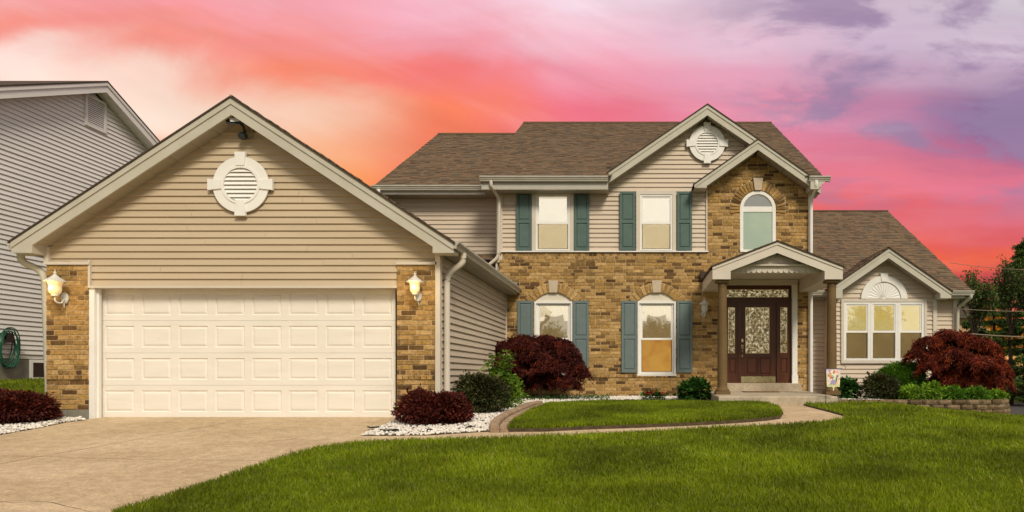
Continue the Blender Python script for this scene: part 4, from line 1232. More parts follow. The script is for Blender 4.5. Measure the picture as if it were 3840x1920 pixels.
bevpart('fascia', M['gutter'], H, MX0, gx1+.0, 17.005, 17.06, wz(711, 17.0), ze-.02)
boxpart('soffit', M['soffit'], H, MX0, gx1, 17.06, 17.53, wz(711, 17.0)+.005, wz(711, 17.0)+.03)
g2 = wx(3037, 17.0)
gutter_x(g2-.03, MX1+.17, 17.0, ze)
MB().prism([(g2, wz(712, 17.0)), (MX1-.12, wz(712, 17.0)), (MX1+.05, ze-.12), (g2, ze-.12)], 16.93, 17.4).build('eave_return', M['trim'], H)
z2 = wz(698, 17.78)
gutter_x(XWL-.08, wx(1850, 17.78), 17.78, z2)
bevpart('fascia', M['gutter'], H, XWL-.05, wx(1850, 17.78)+.2, 17.785, 17.84, z2-.21, z2-.02)
boxpart('soffit', M['soffit'], H, XWL-.05, wx(1850, 17.78)+.1, 17.84, 18.23, z2-.205, z2-.18)
MB().tube(arc([(wx(1843, 17.0), 16.95, ze-.10), (wx(1843, 17.0), 16.95, ze-.22), (wx(1872, 17.3), 17.32, wz(745, 17.3)), (wx(1868, 17.36), 17.36, wz(965, 17.36)), (wx(1835, 17.36), 17.36, wz(992, 17.36)) ], .10), .042, 8).build('downspout', M['trim_light'], H)
MB().tube(arc([(wx(3060, 16.95), 16.93, ze-.10), (wx(3060, 16.95), 16.93, ze-.24), (wx(3043, 17.3), 17.33, wz(752, 17.3)), (wx(3043, 17.3), 17.33, .3)], .10), .042, 8).build('downspout', M['white'], H)
MB().tube(arc([(wx(1424, 17.78), 17.70, z2-.10), (wx(1424, 17.78), 17.70, z2-.2), (wx(1436, 17.9), 18.1, z2-.45)], .08), .042, 8).build('downspout', M['white'], H)

def slope(name_x0, x1, ye, zee, yr, zr, rows=True, x0s=None):
    x0 = name_x0; L_ = math.hypot(yr-ye, zr-zee); cy, cz = (yr-ye)/L_, (zr-zee)/L_
    m = MB()
    m.add([(x0,ye,zee),(x1,ye,zee),(x1,yr,zr),(x0,yr,zr),(x0,ye,zee-.06),(x1,ye,zee-.06),(x1,yr,zr-.06),(x0,yr,zr-.06)],
          [(0,1,2,3),(4,5,1,0),(3,7,4,0),(1,5,6,2)])
    m.build('roof_slope', M['roofing'], H)
    # far side
    MB().add([(x0,yr,zr),(x1,yr,zr),(x1,2*yr-ye,zee),(x0,2*yr-ye,zee)], [(0,1,2,3)]).build('roof_slope', M['roofing'], H)
    P = lambda u, v, n: (u, ye+cy*v-cz*n, zee+cz*v+cy*n)
    return P, L_
zr = wz(462, 23.4)
P, L_ = slope(MX0, MGA-2.44, 16.96, ze+.01, 23.4, zr)
kz = (zr-ze-.01)/(23.4-16.96)
slope(MGA-2.44, 4.18, 17.62, ze+.01+kz*.66, 23.4, zr)
slope(4.18, MX1, 16.96, ze+.01, 23.4, zr)
inside_gable = lambda x, y, z: (17.2 < y and z < MGZ-ms*abs(x-MGA)-.10 and x < 2.9) or (x >= 2.9 and z < SAZ-ss_*abs(x-SA)-.1)
shingle_field(MX0-.01, MX1+.01, 0, L_, P, skip=lambda u_, v_: inside_gable(*P(u_, v_, 0)) or (MGA-2.44 < u_ < 4.18 and P(u_, v_, 0)[1] < 17.62))
MB().box(MX0, MX1, 23.33, 23.47, zr-.01, zr+.03).build('ridge_cap', M['shingle'], H)
zr2 = wz(504, 23.4)
P2, L2 = slope(XWL-.02, MX0+.3, 17.74, z2+.01, 23.4, zr2)
shingle_field(XWL-.03, MX0+.15, 0, L2, P2)
MB().box(XWL-.02, MX0+.1, 23.33, 23.47, zr2-.01, zr2+.03).build('ridge_cap', M['shingle'], H)
for (x, ye_, zee_, yr_, zr_) in ((MX0, 16.96, ze, 23.4, zr), (MX1, 16.96, ze, 23.4, zr)):
    sg = -1 if x < 0 else 1
    MB().add([(x, ye_, zee_-.02), (x, yr_, zr_-.02), (x, yr_, zr_-.2), (x, ye_, zee_-.2), (x-sg*.02, ye_, zee_-.2), (x-sg*.02, yr_, zr_-.2)], [(0,1,2,3), (3,2,5,4)]).build('rake_board', M['trim'], H)
# gable end walls
for x, yw0, zz, yr_, zr_ in ((4.36, 17.5, 5.4, 23.4, zr-.12), (-3.45, 17.5, 5.4, 23.4, zr-.12)):
    MB().prism([(yw0, zz), (2*yr_-yw0, zz), (yr_, zr_-.1)], x-.03, x+.03, 'x').build('gable_wall', M['siding_up'], H)
gable(MGA, MGZ, ms, 2.46, 1.20, 17.13, 17.46, 20.4, .085, .165, .3, 5.3, rl=False, rr=False, step=.32)
gable(SA, SAZ, ss_, 1.55, 1.52, 17.0, 17.43, 20.0, .075, .165, .30, wz(704, 17.0), step=.32, rr=False, ybl=17.46)
round_vent(wx(2652, 17.4), wz(538, 17.4), 67/FP*17.4, 17.385)

# ============ right wing and bay
YR_, YB = 18.6, 17.95
x7 = wx(3592, YR_-.1)
MB().box(4.42, x7, YR_+.02, YR_+.2, -.1, 2.95).build('house_wall', M['siding_up'], H)
MB().box(x7-.05, x7, YR_+.02, 30, -.1, 2.95).build('house_wall', M['siding_up'], H)
MB().prism([(YR_, 2.9), (24.2*2-YR_, 2.9), (24.2, 6.15)], x7-.06, x7, 'x').build('gable_wall', M['siding_up'], H)
boards(H, .22, 2.80, lambda z: (4.42, wx(3125, YB)), [], FY(YR_), M['siding_up'])
boards(H, .22, 2.80, lambda z: (wx(3505, YR_), x7-.09), [], FY(YR_), M['siding_up'])
boxpart('corner_post', M['trim_light'], H, x7-.09, x7+.01, YR_-.02, YR_+.1, .1, 2.78)
bx0, bx1 = wx(3117.5, YB), wx(3511, YB)
BA, BAZ, bs = wx(3333, 17.6), wz(928, 17.6), .69
BW = (wx(3153.5, YB), wx(3474.5, YB), wz(1362.6, YB), wz(1122, YB))
m = MB(); wallgrid(m, bx0, bx1, -.1, wz(1110, YB), YB+.024, YB+.16, [(BW[0]+.1, BW[1]-.1, BW[2]+.1, BW[3]-.1)])
m.prism([(bx0, wz(1110, YB)+.001), (bx1, wz(1110, YB)+.001), (bx1, BAZ-.24-bs*(bx1-BA)), (BA, BAZ-.24), (bx0, BAZ-.24-bs*(BA-bx0))], YB+.024, YB+.16)
m.box(bx0, bx0+.1, YB+.16, YR_+.02, -.1, 2.7); m.box(bx1-.1, bx1, YB+.16, YR_+.02, -.1, 2.7)
m.build('bay_wall', M['siding_up'], H)
zb_ = wz(1484, YB)
def bay_lim(z): 
    q = (BAZ-.25-z)/bs
    return max(bx0+.075, BA-q), min(bx1-.075, BA+q)
boards(H, zb_, BAZ-.40, bay_lim, [BW], FY(YB), M['siding_up'])
boxpart('foundation', M['roofing'], H, bx0, bx1, YB+.03, YB+.2, -.1, zb_)
boxpart('corner_post', M['trim_light'], H, bx0-.01, bx0+.085, YB-.02, YB+.10, zb_-.02, wz(1122, YB))
boxpart('corner_post', M['trim_light'], H, bx1-.085, bx1+.01, YB-.02, YB+.10, zb_-.02, wz(1122, YB))
gable(BA, BAZ, bs, 1.43, 1.57, 17.6, YB+.01, 20.0, .07, .165, .27, wz(1118, 17.6), step=.32)
trim_frame(BW[0], BW[1], BW[2], BW[3], YB-.035, YB+.10, .07, 'trim_light')
fw0, fw1 = wx(3163, YB), wx(3465, YB)
bz0, bz1 = wz(1352, YB), wz(1132.5, YB)
ex = [wx(3163.5, YB)+.0, wx(3263, YB), wx(3366, YB), wx(3464.5, YB)]
for i in range(3):
    double_hung(ex[i]+.002, ex[i+1]-.002, bz0, bz1, YB-.02, 'blind_yellow', 'blind_olive', zmid=wz(1245, YB), fw=.062, glass_u='pane', bd=.08)
# bay window blinds are dimmer behind the screens
# sunburst over the bay window
scx, scz, sr = wx(3314, YB), wz(1121, YB), 86.5/FP*YB
m = arch_frame(scx, scz, sr, sr*.73, YB-.045, YB+.01)
sbst = m.build('sunburst', M['white'], H)
MB().prism([p for p in arc_pts(scx, scz, sr*.73)][::-1], YB-.02, YB+.01).build('panel', M['white'], sbst)
for k in range(15):
    a = math.pi*(k+.5)/15; r0, r1_ = sr*.10, sr*.68
    c_, s_ = math.cos(a), math.sin(a); w0, w1 = .006, .028
    MB().add([(scx+r0*c_-w0*s_, YB-.021, scz+r0*s_+w0*c_), (scx+r0*c_+w0*s_, YB-.021, scz+r0*s_-w0*c_), (scx+r1_*c_+w1*s_, YB-.021, scz+r1_*s_-w1*c_), (scx+r1_*c_-w1*s_, YB-.021, scz+r1_*s_+w1*c_),
              (scx+r0*c_, YB-.030, scz+r0*s_), (scx+r1_*c_, YB-.029, scz+r1_*s_)], [(0,4,5,3), (4,1,2,5), (3,5,2)]).build('ray', M['white'], sbst)
MB().prism([(scx-.07, scz+sr*.74), (scx+.07, scz+sr*.74), (scx+.10, scz+sr*1.10), (scx-.10, scz+sr*1.10)], YB-.06, YB+.01).build('keystone', M['white'], sbst)
# wing roof
RX1 = 8.70; zre = wz(1091, 18.2)
P3, L3 = slope(4.45, RX1, 18.16, zre+.01, 24.2, wz(793, 24.2))
shingle_field(4.45, RX1+.01, 0, L3, P3, e=.15, skip=lambda u_, v_: (lambda p: p[2] < BAZ-bs*abs(p[0]-BA)-.10)(P3(u_, v_, 0)))
MB().box(4.45, RX1, 24.13, 24.27, wz(793, 24.2)-.01, wz(793, 24.2)+.03).build('ridge_cap', M['shingle'], H)
gutter_x(wx(3565, 18.2), RX1+.05, 18.2, zre)
gutter_x(4.45, wx(3120, 18.2), 18.2, zre)
bevpart('fascia', M['trim'], H, wx(3560, 18.2), RX1-.15, 18.205, 18.25, zre-.19, zre-.02)
boxpart('fascia', M['trim'], H, 4.45, wx(3120, 18.2), 18.205, 18.25, zre-.16, zre-.02)
boxpart('soffit', M['soffit'], H, 4.42, RX1-.15, 18.25, YR_+.03, zre-.185, zre-.17)
MB().add([(RX1, 18.16, zre), (RX1, 24.2, 6.35), (RX1, 24.2, 6.15), (RX1, 18.16, zre-.2), (RX1-.02, 18.16, zre-.2), (RX1-.02, 24.2, 6.15)], [(0,1,2,3),(3,2,5,4)]).build('rake_board', M['trim'], H)
MB().tube(arc([(wx(3636, 18.2), 18.13, zre-.1), (wx(3636, 18.2), 18.13, zre-.18), (wx(3598, 18.4), 18.5, zre-.42), (wx(3596, 18.4), 18.5, .3)], .10), .045, 8).build('downspout', M['trim'], H)
# the bay roof, left slope shows
bP = lambda u, v, n: (BA-1.46+v*.823-n*.57, u, BAZ-bs*1.46+v*.568+n*.823)
shingle_field(17.58, 20.0, 0, 1.46/.823, bP, e=.15, skip=lambda u_, v_: False)
# garage and porch slopes, which the picture only shows edge on
def gslope(ax, az, sl, h, y0, y1, sg):
    L_ = math.hypot(h, h*sl); c_, s_ = h/L_, h*sl/L_
    shingle_field(y0, y1, 0, L_, lambda u, v, n: (ax+sg*(h-c_*v)+sg*s_*n, u, az-sl*h+s_*v+c_*n), far=True)
gslope(GA, GAZ, gs, 3.60, 11.21, 17.42, 1)
gslope(PA, PAZ, psl, 1.42, 15.02, 17.42, 1); gslope(PA, PAZ, psl, 1.42, 15.02, 17.42, -1)
gslope(BA, BAZ, bs, 1.6, 17.56, 20.0, 1)
flush_tiles(); flush_bricks()

# ============ foundation strip below the main brick
MB().box(bl, br_, YM+.02, YM+.1, -.05, zbase).build('foundation', M['block'], H)

# ------------------------------------------------------------------ neighbour's house
NX = -14.5
NB = thing('neighbour_house', 'pale grey vinyl sided house with louvred gable at the left edge', 'house', (-17, 17, .4))
nbY = 14.2*FP/(PX-400); naz = CAMZ+(PY-303)*nbY/FP
ns = .45
nz0 = wz(1331, 17.0)
def nlim(z):
    q = (naz-.30-z)/ns
    return max(13.2, nbY-q), min(27.0, nbY+q)
MB().prism([(13.2, nz0-.1), (27.0, nz0-.1), (27.0, naz-.35-ns*(27.0-nbY)), (nbY, naz-.35), (13.2, naz-.35-ns*(nbY-13.2))], NX-.3, NX-.025, 'x').build('wall', M['siding_pale'], NB)
VY0, VY1, VZ0, VZ1 = 14.5*FP/(PX-317), 14.5*FP/(PX-397), wz(492, 18.9), wz(352, 18.5)
boards(NB, nz0, naz-.5, nlim, [], FXR(NX), M['siding_pale'], e=EXPO)
boxpart('foundation', M['block'], NB, NX-.3, NX-.04, 13.2, 27, -.3, nz0)
boxpart('end_wall', M['siding_pale'], NB, NX-8, NX-.3, 13.2, 13.4, -.3, 6.2)
for sg in (-1, 1):
    h = 5.6 if sg < 0 else 8.3
    Yq = lambda d: nbY+sg*d
    Z = lambda d: naz-ns*d
    MB().prism([(Yq(0), Z(0)), (Yq(h), Z(h)), (Yq(h), Z(h)-.04), (Yq(0), Z(0)-.04)], NX+.335, NX-8, 'x').build('roof_slope', M['roofing'], NB)
    MB().prism([(Yq(0), Z(0)-.04), (Yq(h), Z(h)-.04), (Yq(h), Z(h)-.13), (Yq(0), Z(0)-.13)], NX+.325, NX+.25, 'x').build('rake_trim', M['siding_pale'], NB)
    MB().prism([(Yq(0), Z(0)-.13), (Yq(h), Z(h)-.13), (Yq(h), Z(h)-.31), (Yq(0), Z(0)-.31)], NX+.30, NX+.27, 'x').build('rake_board', M['siding_pale'], NB)
    d = .02
    while d < h:
        MB().prism([(Yq(d), Z(d)-.285), (Yq(d+.22), Z(d+.22)-.285), (Yq(d+.22), Z(d+.22)-.27), (Yq(d), Z(d)-.27)], NX+.27, NX-.02, 'x').build('soffit_panel', M['siding_pale'], NB)
        d += .226
# louvre
m = MB()
for a in ((VY0, VY0+.08, VZ0, VZ1), (VY1-.08, VY1, VZ0, VZ1), (VY0+.08, VY1-.08, VZ1-.08, VZ1), (VY0+.08, VY1-.08, VZ0, VZ0+.08)):
    m.box(NX-.02, NX+.03, *a)
nv = m.build('gable_vent', M['siding_pale'], NB)
boxpart('vent_back', M['roofing'], nv, NX-.02, NX-.0, VY0+.08, VY1-.08, VZ0+.08, VZ1-.08)
for k in range(13):
    z0 = VZ0+.09+k*(VZ1-VZ0-.17)/13
    MB().prism([(VY0+.08, z0), (VY1-.08, z0), (VY1-.08, z0+.030), (VY0+.08, z0+.030)], NX+.0, NX+.022, 'x').build('slat', M['siding_pale'], nv)
# basement window
by0, by1, bzz0, bzz1 = 14.47*FP/(PX-121), 14.47*FP/(PX-121)+1.0, wz(1426, 16.9), wz(1349, 16.9)
m = MB(); 
for a in ((by0, by0+.07, bzz0, bzz1), (by1-.07, by1, bzz0, bzz1), (by0+.07, by1-.07, bzz1-.07, bzz1), (by0+.07, by1-.07, bzz0, bzz0+.07)): m.box(NX-.06, NX-.01, *a)
bw = m.build('basement_window', M['white'], NB)
boxpart('pane', M['dark_metal'], bw, NX-.05, NX-.035, by0+.07, by1-.07, bzz0+.07, bzz1-.07)
tag(sheet('side_lawn_bed', [(-14.45,13.6),(-10.3,13.6),(-10.3,20),(-14.45,22)], M['turf'], .01, .5, .05), kind='structure')

# garden hose coiled on the neighbour's wall
hs = thing('garden_hose', 'green garden hose coiled on the grey house wall', 'hose', (NX+.1, 16.1, 1.0))
hy, hz = 14.4*FP/(PX-22), wz(1302, 16.1)
m = MB()
for k in range(9):
    rr = .30+.02*(k % 4)+.008*k; ph = k*.7
    pts = [(NX+.07+.018*k+.02*math.sin(3*t+ph), hy+rr*.62*math.cos(t)+.02*math.sin(k*2.1), hz-.04+rr*1.12*math.sin(t)+.03*math.cos(k)) for t in [2*math.pi*i/28 for i in range(29)]]
    m.tube(pts, .013, 6)
m.build('coil', M['hose'], hs)
MB().box(NX, NX+.16, hy-.12, hy+.12, hz+.2, hz+.32).tube([(NX+.02, hy, hz+.2), (NX+.2, hy, hz+.2)], .10, 12).build('hose_hanger', M['dark_metal'], hs)

# ------------------------------------------------------------------ wall lamps
def wall_lamp(name, label, x, y, z, sc, lit, side):
    t = thing(name, label, 'lamp', (x, y, z), 'coach lamps on the brick')
    gx_ = x - side*.005*sc; gy_ = y-.17*sc
    pm = M['lamp_white']
    MB().lathe([(.0, 0)], (0,0,0), 3) if False else None
    m = MB(); m.add([], [])
    n = 16
    vs = [(x+.055*sc*math.cos(2*math.pi*k/n)*q, y-d*sc, z-.13*sc+.085*sc*math.sin(2*math.pi*k/n)*q) for q, d in ((1, 0), (1, .012), (.75, .028)) for k in range(n)]
    m.add(vs, [(i*n+k, i*n+(k+1) % n, (i+1)*n+(k+1) % n, (i+1)*n+k) for i in (0, 1) for k in range(n)]+[tuple(range(2*n, 3*n))], True)
    m.build('backplate', pm, t)
    MB().tube(arc([(x, y-.02*sc, z-.14*sc), (x+side*.02*sc, y-.09*sc, z-.22*sc), (gx_, gy_, z-.20*sc), (gx_, gy_, z-.12*sc)], .05*sc, 4), .012*sc, 6).tube([(x, y-.03*sc, z-.2*sc), (x+.01*sc, y-.03*sc, z-.27*sc)], [.018*sc, .004*sc], 6).build('arm', pm, t)
    c = (gx_, gy_, z)
    MB().lathe([(.02*sc, -.125*sc), (.045*sc, -.12*sc), (.05*sc, -.10*sc), (.035*sc, -.095*sc)], c, 16).build('gallery', pm, t)
    MB().lathe([(.040*sc, -.10*sc), (.068*sc, -.075*sc), (.078*sc, -.03*sc), (.075*sc, .02*sc), (.085*sc, .065*sc), (.10*sc, .085*sc)], c, 20).build('glass_shade', M['lamp_glass'] if lit else M['lamp_glass_off'], t)
    MB().lathe([(.10*sc, .082*sc), (.135*sc, .075*sc), (.137*sc, .085*sc), (.10*sc, .112*sc), (.055*sc, .145*sc), (.02*sc, .175*sc), (.012*sc, .19*sc), (.02*sc, .20*sc), (.02*sc, .212*sc), (.006*sc, .225*sc), (.004*sc, .25*sc)], c, 24).build('cap', pm, t)
    if lit:
        MB().lathe([(.004*sc, -.055*sc), (.030*sc, -.035*sc), (.034*sc, -.01*sc), (.024*sc, .02*sc), (.004*sc, .03*sc)], (gx_, gy_-.052*sc, z), 12).build('bulb', M['bulb'], t)
        li = bpy.data.lights.new('lamp_light', 'POINT'); li.energy = 5.5; li.color = (1, .66, .25); li.shadow_soft_size = .12
        lo = bpy.data.objects.new('lamp_light', li); COL.objects.link(lo); lo.location = (gx_, gy_-.20, z-.01)
wall_lamp('wall_lamp', 'lit white coach lamp on the brick pier left of the garage door', wx(241, 11.5), 11.52, wz(1080, 11.4), 1.16, True, 1)
wall_lamp('wall_lamp', 'lit white coach lamp on the brick pier right of the garage door', wx(1568, 11.5), 11.52, wz(1078, 11.4), 1.02, True, 1)
wall_lamp('wall_lamp', 'small unlit white coach lamp beside the left porch column', wx(2640, 17.3), YM-.01, wz(1155, 17.3), 1.05, False, -1)

# solar flood light under the garage peak
fl = thing('flood_light', 'black solar flood light mounted under the garage gable peak', 'flood light', (wx(915, 11.4), 11.53, wz(510, 11.4)))
lx, lz = wx(905, 11.4), wz(500, 11.4)
MB().lathe([(.045, -.05), (.07, -.03), (.075, .01), (.05, .05)], (lx+.0, 11.44, lz-.03), 16).tube([(lx, 11.43, lz-.03), (lx+.01, 11.50, lz+.02)], .03, 8).build('sensor', M['dark_metal'], fl)
MB().tube([(lx+.01, 11.50, lz+.02), (lx+.02, 11.42, lz+.12), (lx-.03, 11.40, lz+.18)], .022, 8).build('arm', M['dark_metal'], fl)
MB().add([(lx-.24, 11.33, lz+.24), (lx+.03, 11.36, lz+.26), (lx+.06, 11.34, lz+.13), (lx-.17, 11.30, lz+.11), (lx-.24, 11.39, lz+.26), (lx+.03, 11.42, lz+.28), (lx+.06, 11.40, lz+.15), (lx-.17, 11.36, lz+.13)],
         [(0,1,2,3),(7,6,5,4),(0,4,5,1),(1,5,6,2),(2,6,7,3),(3,7,4,0)]).build('lamp_head', M['dark_metal'], fl)
MB().add([(lx-.16, 11.318, lz+.225), (lx-.01, 11.333, lz+.235), (lx+.01, 11.322, lz+.165), (lx-.12, 11.304, lz+.155)], [(0,1,2,3)]).build('lens', M['lamp_glass_off'], fl)
MB().tube(arc([(lx+.10, 11.53, lz+.17), (lx+.13, 11.52, lz+.10), (lx+.12, 11.52, lz-.03), (lx+.03, 11.50, lz-.06)], .05), .007, 5).build('cable', M['wire'], fl)

# ------------------------------------------------------------------ garden flag, door mat
FYY = 14.08
fx_, fz0 = wx(3097, FYY), gz(wx(3097, FYY), FYY)
gf = thing('garden_flag', 'small floral garden flag on a black wire stand by the porch', 'flag', (fx_, FYY, fz0))
ft, fb = wz(1384, FYY), wz(1451, FYY)
f1 = wx(3152, FYY)
MB().tube(arc([(fx_, FYY, fz0-.1), (fx_-.0, FYY, ft+.02), (f1+.02, FYY, ft+.012)], .03), .006, 6).tube([(f1+.02+.0, FYY, ft+.012)]+[(f1+.07+.035*math.cos(a), FYY, ft+.03+.035*math.sin(a)) for a in [R(q) for q in range(-120, 141, 20)]], .005, 5).build('stand', M['dark_metal'], gf)
def flagmat():
    m = bpy.data.materials.new('flag_print'); m.use_nodes = True
    t = m.node_tree; b = t.nodes['Principled BSDF']; q = NG(t)
    geo = q.n('ShaderNodeTexCoord'); mp = q.n('ShaderNodeMapping'); t.links.new(geo.outputs['UV'], mp.inputs[0])
    sp = q.n('ShaderNodeSeparateXYZ'); t.links.new(mp.outputs[0], sp.inputs[0]); U_, V_ = sp.outputs[0], sp.outputs[1]
    vo = q.n('ShaderNodeTexVoronoi'); vo.inputs['Scale'].default_value = 9; t.links.new(mp.outputs[0], vo.inputs[0])
    sc = q.n('ShaderNodeSeparateColor'); t.links.new(vo.outputs['Color'], sc.inputs[0])
    fl_ = q.ramp(sc.outputs[0], [(0, srgb(240,235,225)), (.28, srgb(170,205,150)), (.42, srgb(95,150,80)), (.52, srgb(245,160,130)), (.66, srgb(240,120,60)), (.76, srgb(250,225,170)), (.88, srgb(160,110,190)), (1, srgb(120,80,170))], 'CONSTANT')
    bgc = q.ramp(V_, [(0, srgb(200,225,150)), (.25, srgb(245,225,190)), (.6, srgb(235,240,220)), (.88, srgb(235,225,240)), (1, srgb(175,140,215))])
    du = q.math('SUBTRACT', U_, .5); dv = q.math('SUBTRACT', V_, .55)
    rr = q.math('SQRT', q.math('ADD', q.math('MULTIPLY', du, du), q.math('MULTIPLY', dv, dv)))
    c = q.mix(q.smooth(rr, .36, .52, 1., .25), bgc, fl_)
    dv2 = q.math('SUBTRACT', V_, .27)
    rb = q.math('SQRT', q.math('ADD', q.math('MULTIPLY', du, du), q.math('MULTIPLY', q.math('MULTIPLY', dv2, dv2), 2.2)))
    ck = q.n('ShaderNodeTexChecker'); t.links.new(mp.outputs[0], ck.inputs[0]); ck.inputs['Scale'].default_value = 15
    ck.inputs['Color1'].default_value = srgb(85,50,150); ck.inputs['Color2'].default_value = srgb(225,215,240)
    c = q.mix(q.smooth(rb, .20, .23, 1., 0.), c, ck.outputs[0])
    q.put(b.inputs['Base Color'], c); b.inputs['Roughness'].default_value = .9
    return m
fm = bpy.data.meshes.new('cloth'); n = 8; vv = []; ff = []; uv = []
for j in range(n+1):
    for i in range(n+1):
        s_, t_ = i/n, j/n
        x = fx_+.008+(f1-fx_-.01)*s_ + (t_-1)*.0 + (1-t_)*(-.018*s_+.012*(1-s_)); z = fb+(ft-fb)*t_
        vv.append((x, FYY-.004+.008*math.sin(s_*5+t_*2)*(1-t_), z)); uv.append((s_, t_))
ff = [(j*(n+1)+i, j*(n+1)+i+1, (j+1)*(n+1)+i+1, (j+1)*(n+1)+i) for j in range(n) for i in range(n)]
fm.from_pydata(vv, [], ff); ul = fm.uv_layers.new(name='UVMap')
for lp in fm.loops: ul.data[lp.index].uv = uv[lp.vertex_index]
fm.materials.append(flagmat()); link('cloth', fm, gf)
bowm = material('bow_ribbon', (.70,.55,.35), (.8,.75,.6), 40, .9)
cx_, cz_ = wx(3125, FYY), fb-.01
MB().prism([(cx_-.03, cz_+.01), (cx_+.03, cz_+.01), (cx_+.012, cz_-.01), (cx_+.004, cz_-.075), (cx_-.012, cz_-.06), (cx_-.012, cz_-.01)], FYY-.02, FYY-.008).build('ribbon', bowm, gf)
mt = MB().bev(wx(2790, 16.3), wx(2923, 16.3), 16.2, 16.65, .312, .332, .008)
tag(mt.build('door_mat', M['mat']), 'thin rust brown door mat lying before the porch step', 'door mat')

# ------------------------------------------------------------------ retaining wall
RW = thing('retaining_wall', 'curved low wall of rough tan concrete blocks by the lawn', 'wall', (6.5, 14.6, -.1))
path = [(4.25,15.05),(4.7,14.86),(5.3,14.70),(6.0,14.60),(6.7,14.56),(7.2,14.58),(7.6,14.70),(7.95,14.95),(8.15,15.3),(8.22,15.8),(8.22,16.6),(8.2,17.6)]
ap = [Vector(p) for p in path]
cum = [0]
for i in range(1, len(ap)): cum.append(cum[-1]+(ap[i]-ap[i-1]).length)
def along(s):
    s = max(0, min(s, cum[-1]-1e-6))
    for i in range(1, len(ap)):
        if s <= cum[i]:
            t = (s-cum[i-1])/(cum[i]-cum[i-1]); d = (ap[i]-ap[i-1]).normalized()
            return ap[i-1].lerp(ap[i], t), d
blk = [MB() for _ in range(4)]
blks = []
for b_ in range(5):
    random.seed(40+b_)
    m = MB(); w, h, d = .298, .096, .20
    vs = [(-w/2, .055, 0), (-w/2+.05, 0, .004), (w/2-.05, 0, .004), (w/2, .055, 0), (w/2-.03, d, 0), (-w/2+.03, d, 0)]
    mid = [(x+random.uniform(-.006, .006), y-(.012 if y < .02 else .004)+random.uniform(-.006, .006), h*.5) for x, y, z in vs]
    top = [(x, y+.004, h) for x, y, z in vs]
    V = vs+mid+top; F = []
    for l in (0, 6):
        F += [(l+i, l+(i+1) % 6, l+(i+1) % 6+6, l+i+6) for i in range(6)]
    F += [tuple(range(12, 18)), tuple(range(5, -1, -1))]
    me = bpy.data.meshes.new('block'); me.from_pydata(V, [], F); me.materials.append(M['wall_block']); blks.append(me)
random.seed(5)
for c_ in range(6):
    zt = .195-c_*.101
    s = .15*(c_ % 2)
    while s < cum[-1]:
        p, d = along(s+.15)
        if zt > gz(p.x, p.y-.15)-.03:
            o = link('block', random.choice(blks), RW)
            ang = math.atan2(d.y, d.x)
            o.location = (p.x, p.y, zt-.098); o.rotation_euler = (0, 0, ang+random.uniform(-.03, .03))
            nrm = Vector((d.y, -d.x))*(.012*c_+random.uniform(-.004, .006))
            o.location.x += nrm.x; o.location.y += nrm.y
        s += .302
m = MB(); 
for i in range(60):
    s0, s1 = cum[-1]*i/60, cum[-1]*(i+1)/60
    (p, d), (p2, d2) = along(s0), along(s1)
    n1_, n2_ = Vector((-d.y, d.x)), Vector((-d2.y, d2.x))
    q = [p+n1_*.06, p2+n2_*.06, p2+n2_*.30, p+n1_*.30]
    m.prism([(a.x, a.y) for a in q], -.4, .16, 'z')
m.build('wall_core', M['block'], RW)
sheet('planting_bed', [(p[0]+.02, p[1]+.2) for p in path[:7]] + [(7.75,15.1),(7.9,15.5),(7.9,17.5),(7.4,17.9),(5.0,17.9),(4.9,18.5),(4.25,18.5)], M['soil'], 0, .3, 0, zf=lambda x, y: .155)

# ------------------------------------------------------------------ edging stones and gravel
ed = thing('bed_edging', 'low curved double edging of brown stone beside the lawn island', 'edging', (G(1875, 1600)[0], G(1875, 1600)[1], 0))
EP = [G(*p) for p in [(1872,1622),(1868,1608),(1885,1588),(1925,1562),(1965,1544),(2000,1530),(2035,1520)]]
EPV = [Vector(p) for p in EP]
sm = []
for i in range(len(EPV)-1):
    p0, p1, p2, p3 = EPV[max(i-1, 0)], EPV[i], EPV[i+1], EPV[min(i+2, len(EPV)-1)]
    for k in range(8):
        t_ = k/8
        sm.append(.5*((2*p1)+(p2-p0)*t_+(2*p0-5*p1+4*p2-p3)*t_*t_+(3*p1-p0-3*p2+p3)*t_**3))
sm.append(EPV[-1])
cl = [0]
for i in range(1, len(sm)): cl.append(cl[-1]+(sm[i]-sm[i-1]).length)
def onp(t_):
    for i in range(1, len(sm)):
        if t_ <= cl[i]+1e-6:
            f = (t_-cl[i-1])/(cl[i]-cl[i-1]); return sm[i-1].lerp(sm[i], f)
    return sm[-1]
def nrm_(t_):
    d = (onp(min(t_+.15, cl[-1]))-onp(max(t_-.15, 0))).normalized(); return Vector((-d.y, d.x))
